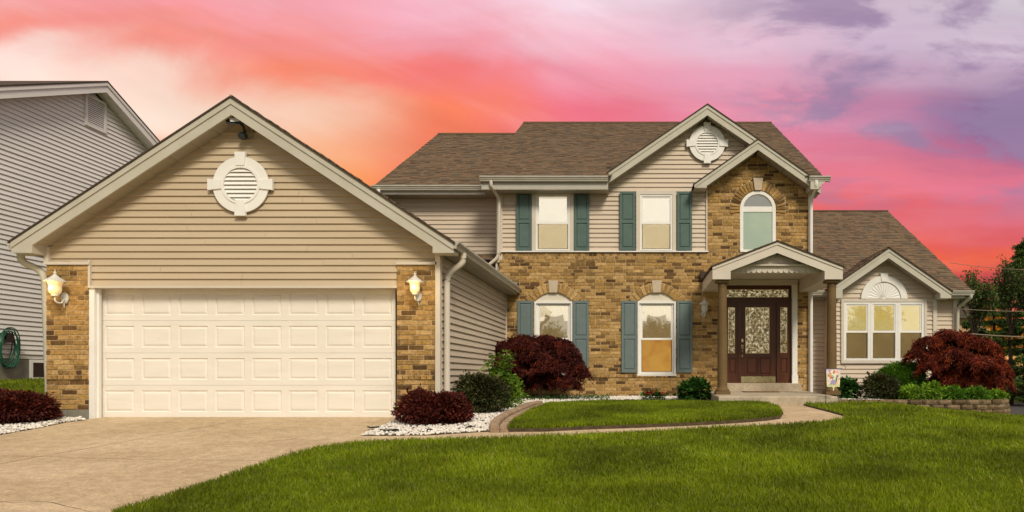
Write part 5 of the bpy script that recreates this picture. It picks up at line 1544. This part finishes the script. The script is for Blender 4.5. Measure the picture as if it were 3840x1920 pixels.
for row_, (o0, o1, hh_, off) in enumerate(((.125, -.005, .10, 0), (-.012, -.13, .05, .25))):
    t0 = -off
    while t0 < cl[-1]-.05:
        t1 = min(t0+.52, cl[-1]); a_ = max(t0, 0)+.005; m = MB(); n_ = 4
        ts = [a_+(t1-.005-a_)*k/n_ for k in range(n_+1)]
        poly = [onp(t_)+nrm_(t_)*o0 for t_ in ts]+[onp(t_)+nrm_(t_)*o1 for t_ in ts[::-1]]
        zc = [gz(p.x, p.y) for p in poly]; up_ = hh_+random.uniform(-.008, .008); n2_ = len(poly)
        cen = sum(poly, Vector((0, 0)))/n2_
        V = [(p.x, p.y, z_-.08) for p, z_ in zip(poly, zc)]+[(p.x, p.y, z_+up_-.022) for p, z_ in zip(poly, zc)]+[(p.x+(onp(ts[min(i_, 2*n_+1-i_)]).x+nrm_(ts[min(i_, 2*n_+1-i_)]).x*(o0+o1)/2-p.x)*.25, p.y+(onp(ts[min(i_, 2*n_+1-i_)]).y+nrm_(ts[min(i_, 2*n_+1-i_)]).y*(o0+o1)/2-p.y)*.25, z_+up_) for i_, (p, z_) in enumerate(zip(poly, zc))]
        F = [(l*n2_+i_, l*n2_+(i_+1) % n2_, (l+1)*n2_+(i_+1) % n2_, (l+1)*n2_+i_) for l in (0, 1) for i_ in range(n2_)]
        F += [(2*n2_+i_, 2*n2_+i_+1, 2*n2_+n2_-2-i_, 2*n2_+n2_-1-i_) for i_ in range(n_)]
        m.add(V, F).build('edging_stone', M['edging'], ed)
        t0 = t1
ico = bpy.data.meshes.new('tmp')
import bmesh
bm = bmesh.new(); bmesh.ops.create_icosphere(bm, subdivisions=1, radius=1); bm.to_mesh(ico); bm.free()
IV = np.array([v_.co[:] for v_ in ico.vertices]); IF = np.array([p.vertices[:] for p in ico.polygons])
bpy.data.meshes.remove(ico)
def gravel(name, label, polys, size=(.014,.034), zf=None):
    X = []; Y = []
    for poly, n in polys:
        Pm = np.array(poly); a, b = Pm.min(0), Pm.max(0); got = 0
        while got < n:
            xx = rng.uniform(a[0], b[0], n*2); yy = rng.uniform(a[1], b[1], n*2); k = inpoly(xx, yy, poly)
            xx, yy = xx[k][:n-got], yy[k][:n-got]; got += len(xx); X.append(xx); Y.append(yy)
    x, y = np.concatenate(X), np.concatenate(Y); n = len(x)
    z = (zf(x, y) if zf else ground(x, y))+.012+rng.uniform(-.006, .014, n)
    r = rng.uniform(size[0], size[1], n)[:, None]*rng.uniform(.6, 1.15, (n, 3)); r[:, 2] *= .7
    a = rng.uniform(0, 6.28, n); ca, sa = np.cos(a), np.sin(a)
    V = IV[None]*(1+rng.uniform(-.14, .14, (n, len(IV), 1)))*r[:, None, :]
    V = np.stack([V[..., 0]*ca[:, None]-V[..., 1]*sa[:, None], V[..., 0]*sa[:, None]+V[..., 1]*ca[:, None], V[..., 2]], -1)+np.stack([x, y, z], -1)[:, None]
    F = (IF[None]+np.arange(n)[:, None, None]*len(IV)).reshape(-1)
    o = fast_mesh(name, V.reshape(-1, 3), F, 3, M['gravel'], rnd=np.repeat(rng.random(n), len(IF)), kind='stuff')
    tag(o, label, 'gravel')
gb = [R3, G(1600, 1633), G(1840, 1617), G(1868, 1604), G(1920, 1562), G(1990, 1530), (-.75, 16.2), (-.75, 17.4), (-3.15, 17.4), (-3.15, 11.65), (R1[0]+.03, 11.5), R1, R2]
gb2 = [(-.8, 16.1), (1.55, 16.2), (1.62, 17.4), (-.8, 17.4)]
gb3 = [G(0, 1632), G(140, 1607), G(250, 1584), G(318, 1576), (-9.1, 11.48), (-9.75, 11.5), (-10.3, 12.6), (-12, 12.6), (-12, 10.2)]
sheet('gravel_bed', gb, M['soil'], .004, .4); sheet('gravel_bed', gb2, M['soil'], .005, .4); sheet('gravel_bed', gb3, M['soil'], .005, .4)
gravel('gravel', 'white stone gravel bed between garage corner and edging', [(gb, 9500)])
gravel('gravel', 'thin strip of white gravel along the brick house front', [(gb2, 3600)])
gravel('gravel', 'white gravel around the red bush left of the driveway', [(gb3, 4200)])
gravel('gravel', 'white gravel in the bed right of the porch slab', [([(4.25,15.15),(5.1,14.95),(5.5,15.3),(5.2,17.8),(4.25,17.8)], 2600)], zf=lambda x, y: .155+0*x)
random.seed(9)
for k, (fx, fy) in enumerate([(1462,1622),(1400,1612),(1758,1610),(1610,1622)]):
    p = G(fx, fy)
    m = MB(); z = gz(*p)+.045; n = 7; r_ = (.10, .06, .035, .03)[k]
    top = [(p[0]+r_*1.5*math.cos(6.28*i/n)*random.uniform(.7, 1.1), p[1]+r_*math.sin(6.28*i/n)*random.uniform(.7, 1.1), z+random.uniform(-.01, .02)) for i in range(n)]
    m.add(top+[(a, b, c-.02) for a, b, c in top], [tuple(range(n))]+[(i, i+n, (i+1) % n+n, (i+1) % n) for i in range(n)])
    o = m.build('bark_chip', M['dark_metal'])
    tag(o, ['large dark bark chip on the gravel below the red bush', 'dark bark chip on the gravel next to the driveway corner', 'small dark bark chip on the gravel close to the edging stones', 'small dark bark chip at the gravel edge near the walk'][k], 'bark chip', 'dark chips lying in the gravel')

# ------------------------------------------------------------------ plants
def star(n=5):
    T = []
    for k in range(n):
        a = math.pi*(k/(n-1))*1.25-.35+math.pi*0; L = 1 if k == n//2 else .8
        c, s_ = math.cos(a), math.sin(a)
        T.append([(0, 0, 0), (c*L*.5-s_*.11, s_*L*.5+c*.11, .06), (c*L, s_*L, -.12)])
        T.append([(0, 0, 0), (c*L, s_*L, -.12), (c*L*.5+s_*.11, s_*L*.5-c*.11, .06)])
    return np.array(T)
OVAL = np.array([[(0,0,0),(.38,.26,.05),(.38,-.26,.05)], [(.38,.26,.05),(1,0,-.05),(.38,-.26,.05)]])
LONG = np.array([[(0,0,0),(.45,.15,.06),(.45,-.15,.06)], [(.45,.15,.06),(1,0,-.12),(.45,-.15,.06)]])
STAR = star()
def frames(d, roll):
    """orthonormal frames whose first axis is d"""
    d = d/np.linalg.norm(d, axis=1, keepdims=True)
    up = np.tile([0, 0, 1.], (len(d), 1)); up[np.abs(d[:, 2]) > .95] = [1, 0, 0]
    a = np.cross(up, d); a /= np.linalg.norm(a, axis=1, keepdims=True); b = np.cross(d, a)
    c, s_ = np.cos(roll)[:, None], np.sin(roll)[:, None]
    return np.stack([d, a*c+b*s_, b*c-a*s_], 2)
def leaves(name, pos, dirs, size, tmpl, mat, parent, roll=.6, rnd=None, kind='stuff'):
    n = len(pos); Fm = frames(dirs, rng.normal(0, roll, n))
    sz = size*rng.uniform(.6, 1.25, n)
    T = tmpl.reshape(-1, 3)
    V = np.einsum('nij,kj->nki', Fm, T)*sz[:, None, None]+pos[:, None]
    nt_ = len(tmpl); F = np.arange(n*nt_*3)
    r = rnd if rnd is not None else rng.random(n)
    return fast_mesh(name, V.reshape(-1, 3), F, 3, mat, parent, rnd=np.repeat(np.clip(r, 0, 1), nt_), kind=kind)
def sphere_dirs(n):
    v_ = rng.normal(size=(n, 3)); return v_/np.linalg.norm(v_, axis=1, keepdims=True)
def blob_points(blobs, n, shell=(.72, 1.02), zmin=None, lump=.10, lf=6.):
    wts = np.array([b[3]*b[5]+b[4]*b[5]+b[3]*b[4] for b in blobs]); cnt = (n*wts/wts.sum()).astype(int)
    P = []; N = []
    for b, c in zip(blobs, cnt):
        u_ = sphere_dirs(c)
        bump = 1+lump*np.sin(u_[:, 0]*lf+b[0]*3)*np.cos(u_[:, 1]*lf+b[1]*5)+lump*.7*np.sin(u_[:, 2]*lf*1.3+b[2]*4+u_[:, 0]*4)
        r = np.where(rng.random(c) < .75, rng.uniform(shell[0], shell[1], c), rng.uniform(.3, shell[0], c))*bump
        P.append(np.array(b[:3])+u_*r[:, None]*np.array(b[3:])); N.append(u_)
    P = np.concatenate(P); N = np.concatenate(N)
    k = P[:, 2] > (zmin if zmin is not None else -9)
    return P[k], N[k]
def bush(name, label, cat, blobs, n, size, tmpl, mat, zg, spread=.6, droop=0., stems=8, extra=None, lump=.10, shell=(.72,1.02), bark='bark', group=None, roll=.7, lf=6., shoots=34):
    c = np.mean([b[:2] for b in blobs], 0)
    t = thing(name, label, cat, (c[0], c[1], zg), group)
    P, N = blob_points(blobs, n, zmin=zg+.01, lump=lump, shell=shell, lf=lf)
    D = N+sphere_dirs(len(N))*spread; D[:, 2] -= droop
    hgt = (P[:, 2]-P[:, 2].min())/(np.ptp(P[:, 2])+1e-6)
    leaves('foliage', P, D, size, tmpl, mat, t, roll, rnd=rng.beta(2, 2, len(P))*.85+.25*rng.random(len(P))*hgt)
    m = MB()
    for k in range(stems):
        b = blobs[k % len(blobs)]; u_ = sphere_dirs(1)[0]; u_[2] = abs(u_[2])
        e = np.array(b[:3])+u_*np.array(b[3:])*.85
        s_ = np.array([c[0]+random.uniform(-.06, .06), c[1]+random.uniform(-.06, .06), zg-.02])
        mid = s_*.5+e*.5+np.array([0, 0, .05])
        m.tube([s_, mid, e], [.014, .009, .004], 5)
    m.build('stems', M[bark], t)
    if shoots:
        q_ = MB(); PP = []; DD = []
        for k in range(shoots):
            b = blobs[k % len(blobs)]; u_ = sphere_dirs(1)[0]; u_[2] = abs(u_[2])*1.2+.1; u_ /= np.linalg.norm(u_)
            r0, r1 = .8, random.uniform(1.12, 1.38)
            s_ = np.array(b[:3])+u_*np.array(b[3:])*r0; e = np.array(b[:3])+u_*np.array(b[3:])*r1+np.array([0, 0, .03])
            q_.tube([s_, e], [.004, .002], 4)
            nn_ = random.randint(7, 14); tt = rng.random(nn_)[:, None]
            PP.append(s_*(1-tt)+e*tt+rng.normal(0, .008, (nn_, 3))); DD.append(u_+sphere_dirs(nn_)*.9)
        q_.build('shoots', M[bark], t)
        leaves('shoot_leaves', np.concatenate(PP), np.concatenate(DD), size*1.05, tmpl, mat, t, roll)
    return t
def at(px_, Y): return wx(px_, Y)
# barberries
x, y = at(1625, 10.95), 10.95; z = gz(x, y)
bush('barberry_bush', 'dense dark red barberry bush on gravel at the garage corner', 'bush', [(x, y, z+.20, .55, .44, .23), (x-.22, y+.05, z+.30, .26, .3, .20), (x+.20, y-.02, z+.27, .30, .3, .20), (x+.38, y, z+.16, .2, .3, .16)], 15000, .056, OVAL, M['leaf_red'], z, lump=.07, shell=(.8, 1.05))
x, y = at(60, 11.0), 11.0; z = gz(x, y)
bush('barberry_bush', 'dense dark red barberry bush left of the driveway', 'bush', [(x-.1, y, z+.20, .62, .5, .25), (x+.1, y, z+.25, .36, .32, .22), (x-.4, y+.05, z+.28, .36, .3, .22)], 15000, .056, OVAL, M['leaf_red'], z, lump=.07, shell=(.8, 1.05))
# rose by the downspout
x, y = at(1818, 12.35), 12.35; z = gz(x, y)
t = bush('rose_bush', 'dark green rose bush with bronze tips in front of the garage side wall', 'bush', [(x, y, z+.30, .44, .40, .33), (x-.05, y, z+.45, .32, .3, .22), (x-.32, y, z+.42, .16, .14, .24)], 10000, .056, OVAL, M['leaf_rose'], z, shell=(.7, 1.08), lump=.13)
# leafy green shrub
x, y = at(1878, 13.25), 13.25; z = gz(x, y)
t = thing('lilac_bush', 'tall bright green leafy shrub in front of the garage side wall', 'bush', (x, y, z))
m = MB(); PP = []; DD = []
for k in range(60):
    a = random.uniform(0, 6.28); ln = random.uniform(.05, .44); h_ = random.uniform(.45, 1.18)*(1-.35*ln)
    if k < 8: h_ = random.uniform(1.0, 1.2); ln = random.uniform(.05, .28)
    e = Vector((x+math.cos(a)*ln, y+math.sin(a)*ln*.8, z+h_)); s_ = Vector((x+random.uniform(-.08, .08), y+random.uniform(-.08, .08), z))
    mid = s_.lerp(e, .5)+Vector((math.cos(a)*.06, math.sin(a)*.06, .03))
    m.tube([s_, mid, e], [.008, .006, .003], 5)
    for q in range(26):
        tt = random.uniform(.18, 1.); p = s_*(1-tt)**2+mid*2*tt*(1-tt)+e*tt*tt
        b = random.uniform(0, 6.28); PP.append(p+Vector((random.uniform(-.02,.02), random.uniform(-.02,.02), 0))); DD.append((math.cos(b), math.sin(b), random.uniform(-.5, .6)))
m.build('stems', M['bark'], t)
leaves('foliage', np.array([p[:] for p in PP]), np.array(DD), .10, OVAL*np.array([1, 1.25, 1]), M['leaf_lime'], t, .6)
P, N = blob_points([(x, y, z+.35, .38, .33, .36), (x+.15, y-.05, z+.2, .34, .3, .22)], 1700, zmin=z)
leaves('foliage', P, N+sphere_dirs(len(P))*.8, .07, OVAL, M['leaf_lime'], t, .7)
# Japanese maples: layered drooping pads on a short crooked trunk
def maple(label, x, y, z, pads, trunk_h, n, mat, sz=.075, lean=0.):
    t = thing('japanese_maple', label, 'tree', (x, y, z))
    m = MB(); top = Vector((x+lean, y, z+trunk_h))
    m.tube([(x, y, z-.05), (x+lean*.4, y, z+trunk_h*.5), top], [.048, .042, .04], 8)
    m.build('trunk', M['bark_pale'], t)
    b = MB(); PP = []; DD = []
    per = n//len(pads)
    for (px_, py_, pz_, rx_, ry_, dr) in pads:
        c = Vector((px_, py_, pz_))
        mid = top.lerp(c, .55)+Vector((0, 0, .12))
        b.tube([top, mid, c], [.028, .018, .009], 6)
        for q in range(5):
            a = random.uniform(0, 6.28); e = c+Vector((math.cos(a)*rx_*.8, math.sin(a)*ry_*.8, -dr*.5))
            b.tube([c, c.lerp(e, .5)+Vector((0, 0, .04)), e], [.009, .006, .003], 4)
        rr = np.sqrt(rng.random(per)); a = rng.uniform(0, 2*np.pi, per)
        # ragged outline
        ragg = 1+.18*np.sin(a*5+px_*9)+.12*np.sin(a*9+py_*7)
        rr = rr*ragg
        P = np.stack([px_+rx_*rr*np.cos(a), py_+ry_*rr*np.sin(a), pz_-dr*rr**2.2+rng.normal(0, .035, per)-np.where(rng.random(per) < .3, rng.uniform(0, .12, per), 0)], -1)
        D = np.stack([np.cos(a), np.sin(a), -.35-rr*.9], -1)+sphere_dirs(per)*.45
        PP.append(P); DD.append(D)
    b.build('branches', M['bark_pale'], t)
    leaves('foliage', np.concatenate(PP), np.concatenate(DD), sz, STAR, mat, t, .5)
random.seed(21)
x, y = at(2024, 16.4), 16.4; z = gz(x, y)
cx = at(2012, 16.4)
pads = []
for k in range(19):
    a = random.uniform(0, 6.28); rr = random.uniform(.1, .92)**.7
    h_ = .30+random.random()*1.0
    lim = math.sqrt(max(0, 1-((h_-.55)/.95)**2)) if h_ > .55 else 1
    pads.append((cx+math.cos(a)*rr*.92*lim, y+math.sin(a)*rr*.72*lim, z+h_+.16, random.uniform(.26, .42), random.uniform(.24, .36), random.uniform(.10, .22)))
pads += [(cx-.78, y-.05, z+1.28, .32, .3, .1), (cx-.35, y, z+1.42, .36, .3, .1), (cx+.2, y, z+1.42, .38, .3, .1), (cx+.55, y-.1, z+1.2, .34, .3, .14), (cx+.85, y-.2, z+.92, .32, .26, .16), (cx+1.0, y-.2, z+.74, .26, .22, .16),
         (cx-.85, y-.2, z+1.0, .3, .3, .2), (cx-.5, y-.45, z+.85, .4, .3, .2), (cx+.3, y-.5, z+.85, .42, .3, .2), (cx+.7, y-.3, z+.5, .34, .3, .15), (cx-.1, y-.4, z+1.15, .4, .3, .18)]
maple('dark crimson japanese maple before the left ground floor window', x, y, z, pads, .34, 12500, M['leaf_maple'], sz=.112)
x, y = at(3620, 16.1), 16.1; z = .155
cx = at(3585, 16.1); pads = []
for k in range(18):
    a = random.uniform(0, 6.28); rr = random.uniform(.1, .95)**.7
    h_ = .40+random.random()*.95
    pads.append((cx+math.cos(a)*rr*.95*(1-.3*max(0, h_-.9)), y+math.sin(a)*rr*.75, z+h_, random.uniform(.28, .44), random.uniform(.26, .38), random.uniform(.10, .2)))
pads += [(cx-.28, y-.1, z+1.52, .30, .25, .12), (cx-.65, y-.1, z+1.38, .36, .3, .14), (cx+.1, y, z+1.48, .36, .3, .12), (cx+.45, y-.1, z+1.36, .4, .3, .16), (cx+.70, y-.1, z+1.05, .34, .3, .2), (cx+.92, y-.1, z+.62, .28, .26, .22), (cx+.86, y-.2, z+.85, .28, .26, .22),
         (cx-.92, y-.15, z+1.12, .30, .26, .18), (cx-.7, y-.3, z+.9, .32, .3, .18), (cx-.2, y-.45, z+1.1, .42, .3, .2), (cx+.3, y-.5, z+.9, .45, .3, .2), (cx-.1, y-.4, z+.62, .4, .3, .2), (cx+.6, y-.4, z+.55, .42, .3, .22)]
maple('rust red japanese maple above the curved retaining wall', x, y, z, pads, .45, 11500, M['leaf_maple_b'], sz=.112)
# shrubs by the porch
x, y = at(2600, 15.9), 15.9; z = gz(x, y)
bush('hydrangea', 'low dark green leafy plant at the left end of the porch slab', 'plant', [(x, y, z+.18, .36, .3, .2), (x+.17, y, z+.26, .2, .2, .17), (x-.12, y, z+.22, .2, .2, .16)], 900, .12, OVAL*np.array([1, 1.3, 1]), M['leaf_deep'], z, spread=.5, stems=8, roll=.4)
x, y = at(3172, 15.9), 15.9; z = .155
bush('hydrangea', 'low green leafy plant just behind the garden flag', 'plant', [(x, y, z+.18, .29, .28, .20), (x-.05, y, z+.26, .2, .2, .14)], 750, .12, OVAL*np.array([1, 1.3, 1]), M['leaf_deep'], z, spread=.5, stems=8, roll=.4)
x, y = at(2452, 16.2), 16.2; z = gz(x, y)
t = bush('geranium', 'small red flowering geranium in the strip below the right ground floor window', 'plant', [(x, y, z+.07, .27, .2, .09)], 380, .055, OVAL*np.array([1, 1.5, 1]), M['leaf_deep'], z, stems=5)
PP = []
for k in range(16):
    c = np.array([x+random.uniform(-.27, .27), y+random.uniform(-.15, .1), z+random.uniform(.12, .19)]); PP.append(c+rng.normal(0, .018, (14, 3)))
PP = np.concatenate(PP); leaves('blossom', PP, sphere_dirs(len(PP)), .032, OVAL*np.array([1, 1.6, 1]), M['petal_red'], t)
# boxwood, rose and ferny plants in the raised bed
x, y = at(3378, 16.3), 16.3; z = .155
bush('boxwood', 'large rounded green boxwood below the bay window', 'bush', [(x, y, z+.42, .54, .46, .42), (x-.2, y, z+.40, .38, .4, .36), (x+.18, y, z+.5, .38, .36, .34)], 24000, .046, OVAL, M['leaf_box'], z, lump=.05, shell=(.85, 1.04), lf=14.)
x, y = at(3300, 15.45), 15.45; z = .155
bush('rose_bush', 'bronze green rose bush in front of the boxwood', 'bush', [(x, y, z+.22, .38, .28, .25), (x-.06, y, z+.36, .26, .22, .2), (x+.12, y, z+.34, .24, .22, .2)], 7000, .056, OVAL, M['leaf_rose'], z, lump=.14, shell=(.7, 1.12))
for fx, Y, wid, hh, n, lab, mt_ in ((3425, 15.15, .28, .24, 1100, 'bright green feathery plant beside the bronze rose bush', 'leaf_fern'), (3505, 15.2, .30, .30, 1300, 'tallest bright green feathery plant in the middle of the raised bed', 'leaf_fern'),
                       (3585, 15.1, .30, .21, 1200, 'mid green feathery plant under the middle of the red maple', 'leaf_box'), (3665, 15.1, .30, .20, 1100, 'dark green feathery plant under the right half of the red maple', 'leaf_box'), (3735, 15.3, .22, .15, 500, 'smallest green feathery plant at the right end of the raised bed', 'leaf_fern')):
    x, y = at(fx, Y), Y; z = .155
    bush('astilbe', lab, 'plant', [(x, y, z+hh*.5, wid, .24, hh*.55), (x-.06, y, z+hh*.75, wid*.6, .2, hh*.4)], n, .085, LONG, M[mt_], z, stems=6, spread=.8, lump=.15, group='feathery plants in the raised bed')
# ivy-like ground cover by the maple and along the house
PP = np.stack([rng.uniform(-2.6, -.6, 1500), rng.uniform(15.6, 17.2, 1500), np.zeros(1500)], -1); PP[:, 2] = ground(PP[:, 0], PP[:, 1])+rng.uniform(.02, .09, 1500)
DD = sphere_dirs(1500); DD[:, 2] = abs(DD[:, 2])
tag(leaves('ground_cover', PP, DD, .045, OVAL, M['leaf_deep'], None), 'sparse low green ground cover beneath the crimson maple', 'ground cover', kind='stuff')
# side lawn grass by the neighbour
nl = [(-14.4, 13.7), (-10.4, 13.7), (-10.4, 19), (-14.4, 21)]
blades('side_grass', 'strip of darker grass below the grey neighbour house', [(nl, 16000)], 0, .01, vis=False)

# ------------------------------------------------------------------ background, right side
tag(MB().box(9.2, 60, 15.0, 16.3, -.62, -.335).build('sidewalk', M['step_concrete']), kind='structure')
tag(MB().box(9.2, 90, 18.0, 27.0, -.62, -.36).build('street', M['asphalt']), kind='structure')
def spruce(label, x, y, z, h, r, n, thin=1., base=.12, group='evergreens beyond the house', mat='needle'):
    t = thing('spruce_tree', label, 'tree', (x, y, z), group)
    MB().tube([(x, y, z-.2), (x+.05, y, z+h*.5), (x, y, z+h)], [h*.022, h*.014, .02], 8).build('trunk', M['bark'], t)
    b = MB(); PP = []; DD = []
    nl_ = int(h*2.3*thin)
    for k in range(nl_):
        f = base+(1-base)*k/nl_; zz = z+h*f; L_ = r*(1-f)**.95*random.uniform(.7, 1.2)+.08
        for q in range(7):
            a = random.uniform(0, 6.28); l = L_*random.uniform(.6, 1.1)
            s_ = Vector((x, y, zz)); e = Vector((x+math.cos(a)*l, y+math.sin(a)*l, zz-.10*l+random.uniform(-.1, .25)))
            mid = s_.lerp(e, .5)+Vector((0, 0, -.06*l))
            b.tube([s_, mid, e], [.03, .018, .006], 4, False)
            m_ = max(4, int(n/(nl_*7)*(l/r+.3)))
            tt = rng.random(m_)**.6
            base_ = np.array(s_)[None]*(1-tt)[:, None]**2+np.array(mid)[None]*(2*tt*(1-tt))[:, None]+np.array(e)[None]*(tt**2)[:, None]
            PP.append(base_+rng.normal(0, .10, (m_, 3))*np.array([.8, .8, .32])-np.array([0, 0, .05]))
            d = np.array([math.cos(a), math.sin(a), -.25]); DD.append(d[None]+sphere_dirs(m_)*.7)
    b.build('branches', M['bark'], t)
    leaves('crown', np.concatenate(PP), np.concatenate(DD), .17, LONG*np.array([1, .8, 1]), M[mat], t, .8)
random.seed(33)
def bz(px_, Y): return wx(px_, Y)
spruce('tallest dark spruce at the right edge of the picture', bz(3845, 27), 27, -.4, 6.5, 2.5, 60000, base=.22)
spruce('dark spruce just left of the tallest one', bz(3725, 31), 31, -.4, 5.2, 2.4, 38000, base=.1)
spruce('smaller spruce next to the house corner', bz(3640, 29), 29, -.4, 3.7, 1.7, 18000, base=.15)
spruce('spruce half hidden beyond the picture edge', bz(3960, 24), 24, -.4, 5.2, 1.9, 24000, base=.1)
# airy deciduous tree in front of the evergreens
def airy(label, x, y, z, h, spread, nleaf, seed, lean=0., mat='leaf_tree', lsz=.13, cat_group='leafy trees beyond the house', dense=.32):
    random.seed(seed)
    t = thing('young_tree', label, 'tree', (x, y, z), cat_group)
    b = MB(); tips = []
    def grow(p, d, l, r_, depth):
        e = p+d*l; mid = p.lerp(e, .5)+Vector((random.uniform(-.05, .05), random.uniform(-.05, .05), 0))*l
        b.tube([p, mid, e], [r_, r_*.8, r_*.6], 5, False)
        if depth > 1: tips.append((p, e))
        if depth >= 5 or l < .12: return
        k = 2 if depth else 3
        for q in range(k+(random.random() < .4)):
            a = random.uniform(0, 6.28); tl_ = random.uniform(.35, .8)*spread
            nd = (d+Vector((math.cos(a)*tl_, math.sin(a)*tl_, random.uniform(-.05, .25)))).normalized()
            grow(p.lerp(e, random.uniform(.6, 1)), nd, l*random.uniform(.6, .85), r_*.6, depth+1)
        grow(e, (d+Vector((random.uniform(-.15, .15), random.uniform(-.15, .15), .1))).normalized(), l*.8, r_*.6, depth+1)
    tr = MB().tube([(x, y, z-.1), (x+lean*.5, y, z+h*.2), (x+lean, y, z+h*.34)], [h*.02, h*.016, h*.013], 8); tr.build('trunk', M['bark'], t)
    grow(Vector((x+lean, y, z+h*.34)), Vector((0, 0, 1)), h*.19, h*.012, 0)
    b.build('branches', M['bark'], t)
    PP = []
    per = max(1, nleaf//len(tips))
    for p, e in tips:
        if random.random() < .12: continue
        tt = rng.random(per); PP.append(np.array(p)[None]*(1-tt[:, None])+np.array(e)[None]*tt[:, None]+rng.normal(0, dense*.3, (per, 3)))
    PP = np.concatenate(PP); leaves('crown', PP, sphere_dirs(len(PP)), lsz, OVAL*np.array([1, 1.1, 1]), M[mat], t, 1.)
airy('thin leafy tree rising beside the right gutter', bz(3655, 24), 24, -.35, 4.7, .5, 3600, 3, lsz=.10)
airy('bare topped leafy tree before the tallest spruce', bz(3790, 25), 25, -.35, 5.3, .45, 3200, 8, lsz=.10)
airy('golden leaved tree glowing between the evergreens', bz(3765, 38), 38, -.4, 4.6, 1.1, 6000, 5, mat='leaf_gold', lsz=.2, dense=1.)
# dark hedge closing the view under the trees
def hedge(label, x0, x1, y, z, h, n, mat='leaf_deep', d=1.):
    t = thing('hedge', label, 'hedge', ((x0+x1)/2, y, z))
    bl_ = [(xx, y, z+h*.45, .8, d, h*.6) for xx in np.arange(x0, x1, .9)]
    P, N = blob_points(bl_, n, zmin=z, lump=.15)
    leaves('foliage', P, N+sphere_dirs(len(P))*.8, .20, OVAL, M[mat], t, .9)
    MB().box(x0-.3, x1, y-.15*d, y+.15*d, z-.1, z+h*.6).build('stems', M['bark'], t)
hedge('dark hedge across the street below the spruces', 13.0, 26.0, 36, -.45, 1.5, 9000, 'needle')
hd = thing('distant_house', 'peach coloured house wall behind the trees at the right', 'house', (bz(3640, 52), 52, 0))
MB().box(bz(3540, 52), bz(3720, 52), 52, 58, -.5, wz(1190, 52)).build('wall', M['peach'], hd)
MB().prism([(51.5, wz(1195, 52)), (58.5, wz(1195, 52)), (55, wz(1195, 52)+2)], bz(3530, 52), bz(3710, 52), 'x').build('roof', M['roofing'], hd)
# power lines
def cable(label, pts, r_):
    n = 16; P = [Vector(p) for p in pts]
    q = [P[0].lerp(P[1], k/n)-Vector((0, 0, .25*4*(k/n)*(1-k/n))) for k in range(n+1)]
    tag(MB().tube(q, r_, 5).build('power_line', M['wire']), label, 'power line', 'power lines beyond the house')
cable('lowest and thickest power line crossing before the spruces', [(bz(3400, 22), 22, wz(1222, 22)), (bz(4300, 22), 22, wz(1235, 22)-.1)], .022)
cable('middle thin power line crossing before the spruces', [(bz(3400, 22.5), 22.5, wz(1138, 22.5)), (bz(4300, 22.5), 22.5, wz(1140, 22.5))], .012)
cable('highest thin power line at the right edge', [(bz(3560, 23), 23, wz(985, 23)), (bz(4300, 23), 23, wz(985, 23))], .009)
# a few trees across the street behind the viewer, which the panes reflect
for k, (xx, yy, hh) in enumerate([(-7.4, -24, 6.6), (1.6, -26, 7.2), (20, -25, 9)]):
    airy(['round leafy tree across the street, on the garage side', 'round leafy tree across the street, opposite the house', 'round leafy tree across the street, on the porch side'][k], xx, yy, gz(xx, yy), hh, .9, 6000, 60+k, lsz=.3, dense=1.2, cat_group='trees across the street')
for o in bpy.data.objects:
    if '_w' in o: del o['_w']
